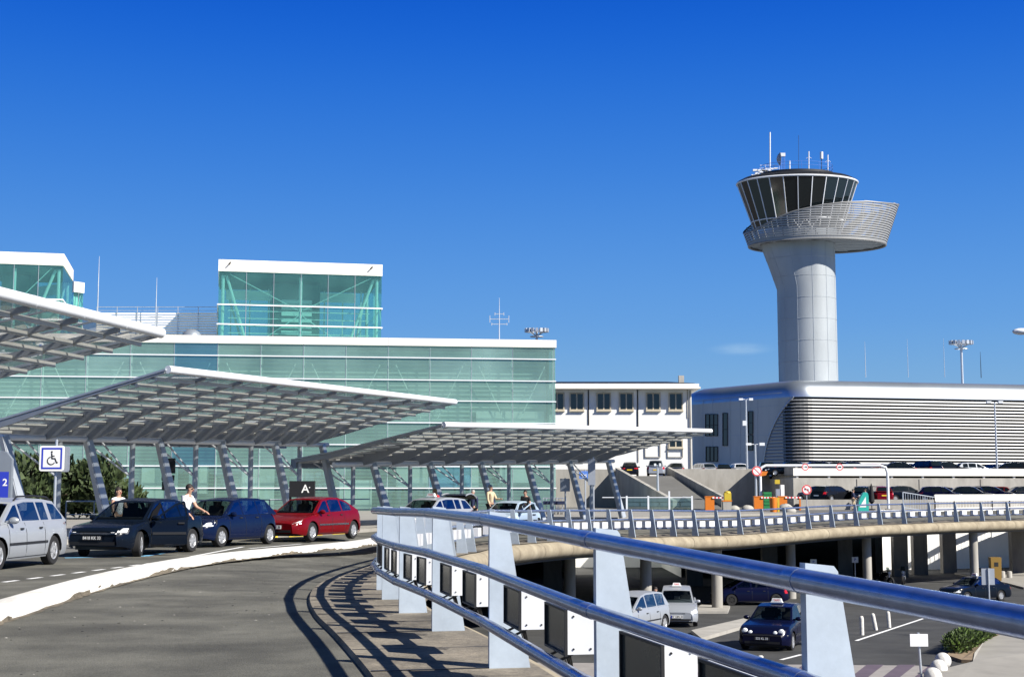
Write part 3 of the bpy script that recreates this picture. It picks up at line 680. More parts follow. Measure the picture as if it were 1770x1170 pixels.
def window(xc, yc, wpx, hpx, parent=office):
    a, b = at(xc - wpx / 2, yc - hpx / 2, wy), at(xc + wpx / 2, yc + hpx / 2, wy); cx, cz = (a.x + b.x) / 2, (a.z + b.z) / 2; ww, hh = b.x - a.x, a.z - b.z; q = .13
    m = MB()
    for (dx, dz, sx, sz) in ((0, hh / 2, ww + q * 2, q), (0, -hh / 2, ww + q * 2, q), (-ww / 2 - q / 2, 0, q, hh - q), (ww / 2 + q / 2, 0, q, hh - q)): m.box((cx + dx, wy - .06, cz + dz), (sx, .16, sz))
    m.box((cx, wy - .03, cz), (.13, .1, hh - q)); m.box((cx, wy - .1, cz - hh / 2 - q / 2 - .05), (ww + q * 2.6, .24, .1))
    f = m.build('window', 'stone_frame', parent)
    m = MB(); m.box((cx, wy - .005, cz), (ww, .02, hh - q)); m.build('pane', 'dark_glass', f)
for xc in (963, 997, 1043.5, 1082.5, 1129, 1168): window(xc, 694, 21, 29)
for xc in (963, 1168): window(xc, 767, 21, 12 if xc > 1000 else 26)
m = MB()
for (xc, yb) in ((1017, 755), (1102, 755), (1188, 724), (1017, 800), (1102, 800)):
    a = at(xc, 672, wy); b = at(xc, yb, wy); m.box((a.x, wy - .03, (a.z + b.z) / 2), (.1, .06, a.z - b.z - .2))
m.build('pilaster_edge', 'concrete', office)
m = MB()
for xc in (1129, 1168):
    a, b = at(xc - 14, 768, wy), at(xc + 12, 790, wy)
    for (cx, cz, sx, sz) in (((a.x + b.x) / 2, b.z, b.x - a.x, .1), (b.x, (a.z + b.z) / 2, .1, a.z - b.z), (a.x, (a.z + b.z) / 2, .06, a.z - b.z)): m.box((cx, wy - .05, cz), (sx, .1, sz))
m.build('wall_panel_rim', 'concrete', office)
a = at(1192.5, 672, wy); m = MB(); m.tube([(a.x, wy - .1, 2.8), (a.x, wy - .1, a.z - .2)], .07, 8); m.build('downpipe', 'concrete', office, True)

# ---------------------------------------------------------------- louvred metal building
lb = thing('louvred_building', 'long low metal building with rounded corners and horizontal white louvres', 'building')
PC, PL, PR = Vector((40.8, 200, 0)), Vector((28.6, 219, 0)), Vector((96, 213, 0))
dL, dR = (PL - PC).normalized(), (PR - PC).normalized(); cr_ = 2.6
zt = at(1400, 655, 201).z
# plan outline: left face, rounded corner, right face
lo = PL + Vector((-.6, 8, 0))
plan = [lo, PL]
for t in (.3, .6, .85): plan.append(lerp(PL, PC + dL * cr_, t))
A_, B_ = PC + dL * cr_, PC + dR * cr_
for k in range(9):
    t = k / 8; plan.append((1 - t) ** 2 * A_ + 2 * t * (1 - t) * PC + t * t * B_)
for t in (.2, .4, .6, .8, 1): plan.append(lerp(B_, PR, t))
cen = Vector((66, 232, 0))
def inset(P, d):
    out = []
    for i in range(len(P)):
        n = lnorm(P, i); out.append(P[i] + n * d)     # left of travel (inside)
    return out
prof = [(0, zt - 2.6), (.12, zt - 1.7), (.5, zt - .95), (1.1, zt - .38), (1.9, zt - .08), (2.8, zt)]
rows = [[Vector((p.x, p.y, z)) for p in inset(plan, d)] for d, z in prof]
m = MB(); m.sheet(rows); m.add([Vector((p.x, p.y, zt)) for p in inset(plan, 2.8)] + [Vector((110, 260, zt)), Vector((30, 260, zt))], [tuple(range(len(plan) + 2))])
m.build('roof_edge', 'shell_metal', lb, 50)
iL = 2; nl = len(plan)
kc = 7                                                 # corner index where louvres start on the roofline
zbase = 2.0
m = MB(); m.sheet([[Vector((p.x, p.y, z)) for p in plan[:5 + 1]] for z in (0, 2, 6, 10, zt - 2.6)])
m.build('side_cladding', 'clad_metal', lb)
# curved cheek that leans across the corner: boundary between cladding and louvres
def cheek(z):
    f = (z - zbase) / (zt - 2.6 - zbase); return f
# louvre band: starts along the left face at the foot and at the corner on top
dense = []
for i in range(1, nl - 1):
    for k in range(6): dense.append(lerp(plan[i], plan[i + 1], k / 6.0))
s = arc([(p.x, p.y) for p in dense]); sc0 = min(range(len(dense)), key=lambda i: (dense[i] - plan[9]).length); scs = s[sc0]
def start_s(z):
    f = max(0, min(1, (z - zbase) / (zt - 2.7 - zbase))); return scs - .3 - 6.3 * (1 - f ** 2.6)
m = MB(); m.sheet([[Vector((p.x, p.y, z)) for p in inset(plan[5:], .55)] for z in (0, zt - 2.6)]); m.build('backing_wall', 'slot_grey', lb)
nsl = 27; slats = []
for k in range(nsl):
    z = zbase + .25 + k * (zt - 2.85 - zbase) / nsl; ss = start_s(z); rw0 = []; rw1 = []; rw2 = []; rw3 = []
    idx = [i for i in range(len(dense)) if s[i] >= ss]
    i0 = idx[0]
    if i0 > 0:
        t = (ss - s[i0 - 1]) / (s[i0] - s[i0 - 1]); pts = [lerp(dense[i0 - 1], dense[i0], t)] + [dense[i] for i in idx]
    else: pts = [dense[i] for i in idx]
    h = (zt - 2.85 - zbase) / nsl
    rows = [[], [], [], []]
    for i in range(len(pts)):
        n = lnorm(pts, i)
        for r_, (o, dz) in enumerate(((.0, h * .26), (-.16, h * .24), (-.22, -h * .14), (-.06, -h * .12))): rows[r_].append(pts[i] + n * o + Vector((0, 0, z + dz)))
    m = MB(); m.sheet(rows); m.build('louvre', 'louvre_metal', lb)
# cheek metal between the left face and the louvres
zz = [zbase + (zt - 2.6 - zbase) * k / 14 for k in range(15)]
def at_s(v):
    v = max(0, min(s[-1], v))
    for i in range(len(s) - 1):
        if s[i + 1] >= v: return lerp(dense[i], dense[i + 1], (v - s[i]) / max(1e-6, s[i + 1] - s[i]))
    return dense[-1]
s5 = s[min(range(len(dense)), key=lambda i: (dense[i] - plan[5]).length)]
m = MB(); rows = []
for z in zz:
    e = start_s(z); lo_ = min(s5, e); hi = e
    rows.append([at_s(lerp(lo_, hi, q / 6)) + Vector((0, 0, z)) + Vector((-.02, -.02, 0)) for q in range(7)])
m.sheet(rows); m.build('corner_cladding', 'clad_metal', lb)
m = MB(); m.tube([at_s(start_s(z)) + Vector((-.06, -.08, z)) for z in zz], .13, 8); m.build('corner_trim', 'shell_metal', lb, True)
LN = Vector((dL.y, -dL.x, 0)); LN = LN if LN.dot(Vector((0, -1, 0))) > 0 else -LN
def lface(px, py):
    d = ray(px, py); o = Vector((0, 0, EYE)); t = ((PC - o).dot(LN)) / d.dot(LN); return o + d * t
def lwin(nm, x0_, y0_, x1_, y1_, cols, rows_):
    a, b, c, d = lface(x0_, y1_), lface(x1_, y1_), lface(x1_, y0_), lface(x0_, y0_); o = LN * .05
    m = MB(); m.prism([a + o, b + o, c + o, d + o], -o * .6); f = m.build(nm, 'dark_glass', lb)
    m = MB()
    for i in range(cols + 1): m.bar(lerp(a, b, i / cols) + o * 2, lerp(d, c, i / cols) + o * 2, .1, .1)
    for i in range(rows_ + 1): m.bar(lerp(a, d, i / rows_) + o * 2, lerp(b, c, i / rows_) + o * 2, .1, .1)
    m.build('frame', 'black', f)
lwin('window', 1220, 716, 1241, 753, 3, 2); lwin('window', 1250, 714, 1258, 770, 1, 2); lwin('window', 1294, 711, 1302, 750, 1, 2); lwin('door', 1221, 772, 1241, 797, 3, 1); lwin('window', 1294, 752, 1302, 778, 1, 1)
m = MB(); m.add([Vector((*p.xy, zt - .6)) for p in (PL + Vector((-.5, 0, 0)), PL + Vector((-.5, 30, 0)))] , [])
# panel joints on the side
m = MB()
for (xa, ya, xb, yb) in ((1199, 693, 1350, 678), (1199, 716, 1345, 700), (1199, 752, 1338, 752)):
    a, b = lface(xa, ya), lface(xb, yb); m.bar(a + LN * .02, b + LN * .02, .03, .05)
for x in (1215, 1232, 1262, 1280, 1310): m.bar(lface(x, 690) + LN * .02, lface(x, 798) + LN * .02, .03, .04)
m.build('panel_joint', 'steel_grey', lb)

# ---------------------------------------------------------------- control tower
TY = 222.0
tc_ = at(1397, 640, TY); TX = tc_.x
tower = thing('control_tower', 'tall white control tower with dark glass cab and tilted louvred gallery', 'control tower', (TX, TY, 0))
def tz(y): return at(1397, y, TY).z
def tx(x): return at(x, 420, TY).x - TX
r0 = 50.5 / F * TY
def shaft_ring(z, k, rr=r0, n=48):
    out = []
    for j in range(n):
        t = 2 * math.pi * j / n; x, y = rr * math.cos(t), rr * math.sin(t)
        if x < 0 and k > 0: x = x * (1 + k); y = y * (1 - .12 * k)
        out.append(Vector((x, y, z)))
    return out
levels = [(0, 0), (tz(630), 0), (tz(590), 0), (tz(550), 0), (tz(515), 0), (tz(500), 0), (tz(480), .14), (tz(460), .28), (tz(440), .43), (tz(424), .55)]
m = MB(); vs = []; nn = 48
for z, k in levels: vs += shaft_ring(z, k)
m.add(vs, [(i * nn + j, i * nn + (j + 1) % nn, (i + 1) * nn + (j + 1) % nn, (i + 1) * nn + j) for i in range(len(levels) - 1) for j in range(nn)])
m.build('shaft', 'tower_panel', tower, 40)
m = MB()
for y in (628, 592, 555, 519, 482, 450):
    z = tz(y); k = interp([(tz(500), 0), (tz(424), .55)], z); m.tube([p * 1.0015 for p in []] or shaft_ring(z, k, r0 + .012), .03, 4, closed=True)
for j in range(0, 48, 4):
    m.tube([shaft_ring(z, k, r0 + .012)[j] for z, k in levels], .028, 4)
m.build('panel_joint', 'steel_grey', tower)
# gallery: an elliptical deck set to the right, with louvres that rise toward the right
gx, gz0 = tx(1412), tz(423); grx, gry = 120 / F * TY, 7.2
m = MB(); m.add([(gx + grx * math.cos(t), gry * math.sin(t), gz0) for t in [j / 64 * 2 * math.pi for j in range(64)]] + [(gx + grx * math.cos(t), gry * math.sin(t), gz0 + .35) for t in [j / 64 * 2 * math.pi for j in range(64)]],
    [tuple(range(64))[::-1], tuple(range(64, 128))] + [(j, (j + 1) % 64, 64 + (j + 1) % 64, 64 + j) for j in range(64)]); m.build('gallery_deck', 'tower_panel', tower)
m = MB()
for q in range(-4, 5):
    y = q / 5 * gry; hx = grx * math.sqrt(1 - (q / 5) ** 2) * .97; m.bar((gx - hx, y, gz0 - .05), (gx + hx, y, gz0 - .05), .1, .12)
m.build('deck_rib', 'steel_grey', tower)
def ztop(t):
    xpx = interp([(-1, 1281), (-.84, 1303), (-.42, 1360), (-.08, 1405), (.5, 1481), (1, 1555)], math.cos(t))
    yy = interp([(1281, 404), (1303, 393), (1330, 379), (1360, 367), (1405, 357), (1445, 352), (1481, 351), (1555, 355)], xpx)
    return tz(yy) - max(0, -math.sin(t)) * 0.0 + (gry * math.sin(t)) * (tz(yy) - EYE) / TY
def gal(t, z):
    f = 1 + (z - gz0) * .34 / grx; return Vector((gx + grx * f * math.cos(t), gry * (1 + (z - gz0) * .34 / grx) * math.sin(t), z))
NS = 19; hz_ = (ztop(0) - gz0 + .2) / NS
for k in range(NS):
    z = gz0 - .15 + k * hz_; run = []; m = MB()
    def flush(run, m):
        if len(run) < 2: return
        rows = [[gal(t, z) + Vector((0, 0, q)) * 1 for t in run] for q in (0, .24)]
        rows2 = [[gal(t, z) * 1 + Vector((.1 * math.cos(t), .1 * math.sin(t), q)) for t in run] for q in (0, .24)]
        m.sheet([rows[0], rows2[0], rows2[1], rows[1]])
    for j in range(121):
        t = j / 120 * 2 * math.pi
        if z < ztop(t): run.append(t)
        else: flush(run, m); run = []
    flush(run, m)
    if m.v: m.build('gallery_louvre', 'gallery_metal', tower)
m = MB(); m.tube([gal(j / 96 * 2 * math.pi, ztop(j / 96 * 2 * math.pi)) for j in range(96)], .13, 6, closed=True); m.tube([gal(j / 96 * 2 * math.pi, gz0 - .25) for j in range(96)], .16, 6, closed=True); m.build('gallery_rail', 'louvre_metal', tower, True)
for j in range(40):
    t = j / 40 * 2 * math.pi; f = .985
    a = gal(t, gz0 - .1); b = gal(t, ztop(t)); cc = Vector((gx, 0, 0))
    m = MB(); m.bar(Vector((gx + (a.x - gx) * f, a.y * f, a.z)), Vector((gx + (b.x - gx) * f, b.y * f, b.z)), .14, .1); m.build('gallery_post', 'louvre_metal', tower)
# upper drum and cab
cx_ = tx(1380); crx0, crx1 = 76 / F * TY, 105 / F * TY; zc0, zc1 = tz(400), tz(318)
def cab(f, t, ex=0):
    r = lerp(crx0, crx1, f) + ex; return Vector((cx_ + r * math.cos(t), r * .66 * math.sin(t), lerp(zc0, zc1, f)))
NF = 26
m = MB(); m.lathe([(crx0 * .98, gz0 + .3), (crx0 * .98, zc0)], (cx_, 0, 0), 40); m.v = [(v[0], v[1] * .66, v[2]) for v in m.v]; m.build('drum', 'shell_metal', tower, True)
m = MB(); vs = [cab(f, j / NF * 2 * math.pi) for f in (0, .12, 1) for j in range(NF)]
m.add(vs, [(i * NF + j, i * NF + (j + 1) % NF, (i + 1) * NF + (j + 1) % NF, (i + 1) * NF + j) for i in range(2) for j in range(NF)], 0)
for q in (12, 13, 15): pass
m.m = [1 if (j % NF) in (15, 16) else 0 for j in range(len(m.f))]
m.build('cab_glazing', ['dark_glass', 'dark_green_glass'], tower)
for j in range(NF):
    m = MB(); t = j / NF * 2 * math.pi; m.bar(cab(0, t, .05), cab(1, t, .05), .12, .1); m.build('cab_mullion', 'steel_white', tower)
m = MB(); m.tube([cab(1, j / 52 * 2 * math.pi, .05) for j in range(52)], .16, 6, closed=True); m.tube([cab(.18, j / 52 * 2 * math.pi, .06) for j in range(52)], .09, 6, closed=True); m.build('cab_ring', 'steel_white', tower, True)
m = MB(); vs = [];
for (k, zz_) in ((1.0, zc1 + .05), (1.0, zc1 + .3), (.9, zc1 + .8), (.62, zc1 + 1.15), (.62, zc1 + 1.6), (0.01, zc1 + 1.7)): vs += [(cx_ + crx1 * k * math.cos(t), crx1 * .66 * k * math.sin(t), zz_) for t in [j / 40 * 2 * math.pi for j in range(40)]]
m.add(vs, [(i * 40 + j, i * 40 + (j + 1) % 40, (i + 1) * 40 + (j + 1) % 40, (i + 1) * 40 + j) for i in range(5) for j in range(40)]); m.build('cab_roof', 'black', tower, 30)
zr = zc1 + 1.2
def rp(x, y, d=0): p = at(x, y, TY + d); return Vector((p.x - TX, d, p.z))
m = MB()
for z in (tz(288), tz(294)): m.tube([Vector((cx_ + crx1 * .6 * math.cos(t), crx1 * .4 * math.sin(t), z)) for t in [j / 30 * 2 * math.pi for j in range(30)]], .04, 5, closed=True)
for j in range(12):
    t = j / 12 * 2 * math.pi; p = Vector((cx_ + crx1 * .6 * math.cos(t), crx1 * .4 * math.sin(t), zr)); m.tube([p, Vector((p.x, p.y, tz(288)))], .04, 5)
m.build('roof_railing', 'sign_blue_pale', tower)
for (nm, x, y0, y1, r, mt) in (('antenna', 1331, 300, 229, .11, 'steel_white'), ('antenna', 1380.5, 300, 234, .03, 'black'), ('antenna', 1398, 298, 262, .1, 'steel_white'), ('antenna', 1420, 296, 275, .06, 'black'), ('antenna', 1431, 298, 268, .09, 'steel_white'), ('antenna', 1365, 298, 278, .12, 'steel_white')):
    m = MB(); m.tube([rp(x, y0), rp(x, y1)], r, 8)
    if nm == 'antenna' and x in (1398, 1431):
        c = rp(x, y1 + 9)
        for a_ in (.7, 2.4): m.tube([c, c + Vector((math.cos(a_) * .6, 0, -math.sin(a_) * .5))], .03, 4)
    m.build('antenna', mt, tower)
m = MB(); m.tube([rp(1420, 275), rp(1420, 263)], .26, 10); m.build('antenna_drum', 'steel_white', tower, True)
m = MB(); c = rp(1343, 275); m.lathe([(0, -.1), (.6, .1), (1.05, .45), (1.05, .5), (.6, .15)], c, 18, 0, 'x'); m.build('dish', 'steel_blue', tower, True)
m = MB(); c = rp(1353, 268); m.box(c, (.75, .5, .55)); m.build('antenna_box', 'steel_white', tower)
m = MB()
for x in (1350, 1356): m.tube([rp(x, 298), rp(x, 272)], .07, 6)
for k in range(8): m.tube([rp(1350, 296 - k * 3), rp(1356, 296 - k * 3)], .04, 5)
m.build('roof_ladder', 'sign_blue_pale', tower)
m = MB()
for k in range(14):
    c = rp(1302 + k * 3.2, 303 - abs(math.sin(k * 1.7)) * 8 + k * -.3); m.box(c, (random.uniform(.3, 1.0), .5, random.uniform(.12, .35)), 0)
for k in range(5): m.tube([rp(1315 + k * 8, 300), rp(1315 + k * 8, 285)], .03, 5)
for y in (286, 291): m.tube([rp(1313, y), rp(1348, y)], .03, 5)
m.build('roof_equipment', 'steel_white', tower)
m = MB()
for (xa, ya, xb, yb) in ((1372, 405, 1390, 380), (1390, 405, 1372, 380), (1393, 405, 1414, 378), (1414, 405, 1393, 378)):
    m.tube([rp(xa, ya, -5.6), rp(xb, yb, -5.9)], .07, 5)
m.build('drum_brace', 'steel_white', tower)
# ---------------------------------------------------------------- glazed drop-off canopies
def canopy(label, c0, c1, zb0, zb1, zf0, zf1, ncol, e0, e1, over=6.0, first=0, lastcol=None):
    """c0, c1: first and last column on plan; zb, zf: height of column beam and of front pipe at both ends"""
    t = thing('canopy', label, 'canopy', (0, 0, 0), 0, 'glazed steel canopies over the drop-off kerb')
    A, B = Vector((*c0, 0)), Vector((*c1, 0)); D = (B - A).normalized(); Nn = Vector((D.y, -D.x, 0)); L = (B - A).length
    def P(s, d, z): return A + D * s + Nn * d + Vector((0, 0, z))
    def zb(s): return lerp(zb0, zb1, s / L)
    def zf(s): return lerp(zf0, zf1, s / L)
    s0, s1 = -e0, L + e1; bay = L / (ncol - 1)
    m = MB(); pth = [P(lerp(s0, s1, k / 8), over, zf(lerp(s0, s1, k / 8))) for k in range(9)]; m.tube(pth, .115, 14)
    for a, b in zip(pth[1:], pth): m.tube([a, lerp(a, b, .012)], .12, 14)
    fr = m.build('front_pipe', 'steel_white', t, 50)
    bk = 2.1
    def surf(s, d):                                       # glass plane above the ribs
        f = d / over; return zb(s) + .5 + (zf(s) - .02 - zb(s) - .5) * f if d > 0 else zb(s) + .5 + d * .12
    m = MB(); ns = 18
    m.sheet([[P(lerp(s0, s1, i / ns), d, surf(lerp(s0, s1, i / ns), d) + .04) for d in (-bk, 0, 2, 4, over - .1)] for i in range(ns + 1)]); m.build('glass_roof', 'canopy_glass', t)
    # ribs, two per bay
    n = int(round((s1 - s0) / (bay / 2)))
    rs = [s0 + (s1 - s0) * i / n for i in range(n + 1)]
    for i, s in enumerate(rs):
        up = []; lo = []
        for k in range(13):
            d = lerp(-bk, over - .1, k / 12); u = surf(s, d) - .02
            bell = (.17 if 0 < i < n else .1) + (.38 if 0 < i < n else .1) * math.exp(-((d - .2) / 1.5) ** 2) - .03 * max(0, d) / over * 2
            up.append(P(s - .035, d, u)); lo.append(P(s - .035, d, u - bell))
        m = MB(); m.prism(up + lo[::-1], D * .09)
        m.prism([p - D * .03 for p in (lo[0], lo[-1], lo[-1] + Vector((0, 0, -.015)), lo[0] + Vector((0, 0, -.015)))], D * .13) if False else None
        m.build('rib', 'rib_paint', t)
    # purlins with dark shadow bars, and glazing bars between ribs
    npur = 11
    for k in range(npur + 1):
        d = lerp(-bk + .15, over - .45, k / npur); m = MB()
        for i in range(n):
            a, b = rs[i] + .05, rs[i + 1] - .05
            pa, pb = P(a, d, surf(a, d) - .13), P(b, d, surf(b, d) - .13)
            m.bar(pa, pb, .05, .105, mi=0); m.bar(pa - Nn * .1 + Vector((0, 0, .02)), pb - Nn * .1 + Vector((0, 0, .02)), .14, .05, mi=1)  # second, dark bar is added as the purlin's shadow
        m.build('purlin', ['purlin_paint', 'steel_blue'], t)
    m = MB()
    for k in range(npur):
        d = lerp(-bk + .15, over - .45, (k + .5) / npur)
        m.bar(P(s0, d, surf(s0, d) + .02), P(s1, d, surf(s1, d) + .02), .05, .03)
    for i in range(n):
        s = (rs[i] + rs[i + 1]) / 2; m.bar(P(s, -bk, surf(s, -bk) + .02), P(s, 0, surf(s, 0) + .02), .05, .03, up=(0, 0, 1)); m.bar(P(s, 0, surf(s, 0) + .02), P(s, over - .2, surf(s, over - .2) + .02), .05, .03)
    m.build('glazing_bar', 'steel_grey', t)
    # side rims and rear gutter
    for s in (s0, s1):
        m = MB(); m.bar(P(s, -bk, surf(s, -bk) + .03), P(s, 0, surf(s, 0) + .03), .1, .06); m.bar(P(s, 0, surf(s, 0) + .03), P(s, over - .05, surf(s, over - .05) + .03), .1, .06); m.build('side_rim', 'steel_grey', t)
    m = MB(); m.prism([P(s0, -bk, zb(s0) + .28), P(s0, -bk - .3, zb(s0) + .28), P(s0, -bk - .3, zb(s0) - .12), P(s0, -bk, zb(s0) - .12)], P(s1, 0, zb(s1)) - P(s0, 0, zb(s0))); m.build('gutter', 'steel_blue', t)
    m = MB(); m.tube([P(s0 + .1, 0, zb(s0) + .02), P(s1 - .1, 0, zb(s1) + .02)], .1, 12); m.build('column_beam', 'steel_white', t, True)
    for i in range(ncol):
        s = bay * i; z = zb(s); top = P(s, 0, z + .05); ft = P(s + .62, .55, .14)
        m = MB(); m.bar(ft, top, .42, .2, up=tuple(Nn), w2=.3, h2=.16)
        m.bar(ft + Nn * .11, top + Nn * .09, .34, .03, up=tuple(Nn), w2=.24)
        m.build('column', 'steel_grey', t)
        m = MB(); b0 = P(s - .15, -1.0, .14); b1 = P(s - .15, -1.0, z + .1); m.tube([b0, b1], .1, 10); m.build('rear_post', 'steel_grey', t, True)
        for q in (-1.5, -.55):
            m = MB(); m.tube([P(s - .15, -1.0, z * .62), P(s + q, -bk, z + .05)], .035, 8); m.build('strut', 'steel_white', t, True)
    return t
canopy('raised glazed canopy at the left edge, nearest to the camera', (-15.6, 21), (-13.7, 32.1), 3.25, 3.3, 5.0, 5.1, 4, 4, -.3)
canopy('largest glazed canopy, in the middle behind the parked cars', (-15.35, 42), (-8.2, 60), 3.19, 3.55, 5.05, 5.3, 6, .2, .6)
canopy('lowest glazed canopy, reaching right toward the white office building', (-6.1, 61), (5.3, 77), 2.75, 3.2, 4.28, 4.75, 6, 2.6, .7)
# ---------------------------------------------------------------- cars
def paint(name, col, metal=0.0, rough=.16): return mat('paint_' + name, col, rough, metal=metal, spec=.2, var=.03, scale=2, coat=.0)
paint('silver', (.33, .35, .38), .3, .32); paint('navy', (.004, .007, .014)); paint('blue', (.004, .009, .034)); paint('red', (.13, .003, .006))
paint('ice', (.42, .52, .62), .3, .32); paint('black', (.008, .009, .012)); paint('grey', (.13, .14, .15), .4); paint('white', (.75, .75, .74)); paint('deep_blue', (.003, .004, .02)); paint('green', (.006, .03, .025))
mat('tyre', (.012, .012, .013), .85); mat('hubcap', (.55, .56, .58), .3, metal=.6); mat('rusty_hub', (.16, .07, .035), .7, var=.3)
mat('chrome', (.7, .7, .7), .15, metal=1); mat('lamp_clear', (.75, .77, .78), .08, spec=.8); mat('lamp_red', (.4, .01, .015), .15); mat('lamp_amber', (.7, .25, .02), .2)
mat('trim_dark', (.015, .015, .017), .5); mat('seat_dark', (.03, .03, .034), .85); mat('plate_yellow', (.75, .5, .03), .5)
SPECS = dict(
 wagon=dict(L=4.65, W=1.79, H=1.45, wb=2.7, fo=.93, wr=.315, top=[(-2.32, .93), (-2.0, .95), (.55, .95), (1.0, .93), (1.9, .82), (2.25, .66), (2.325, .6)], gh=[(1.15, .93), (.35, 1.36), (-.2, 1.43), (-1.2, 1.42), (-1.75, 1.37), (-2.2, .95)], win=[(.95, .22), (.14, -.72), (-.8, -1.22), (-1.4, -2.02)]),
 sedan=dict(L=4.4, W=1.72, H=1.4, wb=2.67, fo=.84, wr=.305, top=[(-2.2, .86), (-2.1, .92), (-1.5, .94), (.7, .87), (1.0, .85), (1.75, .76), (2.12, .68), (2.2, .62)], gh=[(1.05, .86), (.3, 1.32), (-.1, 1.39), (-.75, 1.38), (-1.05, 1.33), (-1.65, .93)], win=[(.9, .1), (.02, -.75), (-.83, -1.25)]),
 hatch=dict(L=3.95, W=1.69, H=1.38, wb=2.58, fo=.77, wr=.29, top=[(-1.97, .84), (-1.85, .9), (.6, .87), (.95, .85), (1.55, .77), (1.9, .66), (1.975, .58)], gh=[(1.0, .86), (.25, 1.32), (-.2, 1.38), (-1.1, 1.37), (-1.45, 1.31), (-1.85, .93)], win=[(.8, .05), (-.03, -.8), (-.88, -1.4)]),
 fastback=dict(L=4.44, W=1.75, H=1.38, wb=2.74, fo=.93, wr=.3, top=[(-2.22, .82), (-2.15, .9), (-1.75, .94), (.7, .87), (1.0, .85), (1.7, .74), (2.1, .63), (2.22, .56)], gh=[(1.05, .86), (.3, 1.32), (-.2, 1.38), (-.8, 1.37), (-1.25, 1.27), (-1.95, .96)], win=[(.85, .1), (.02, -.75), (-.83, -1.45)]),
 mpv=dict(L=4.33, W=1.82, H=1.57, wb=2.66, fo=.85, wr=.32, top=[(-2.16, .95), (-2.05, 1.0), (.7, 1.0), (1.15, .98), (1.7, .88), (2.05, .74), (2.165, .62)], gh=[(1.35, .97), (.4, 1.48), (-.1, 1.57), (-1.2, 1.56), (-1.7, 1.5), (-2.05, 1.0)], win=[(1.1, .15), (.07, -.8), (-.88, -1.65)]),
 exec=dict(L=4.8, W=1.8, H=1.44, wb=2.83, fo=.86, wr=.315, top=[(-2.4, .88), (-2.3, .96), (-1.6, .99), (.6, .96), (.95, .95), (1.85, .84), (2.25, .74), (2.4, .6)], gh=[(1.05, .95), (.3, 1.37), (-.2, 1.44), (-.85, 1.43), (-1.2, 1.36), (-1.75, .99)], win=[(.85, .1), (.02, -.8), (-.88, -1.35)]),
)
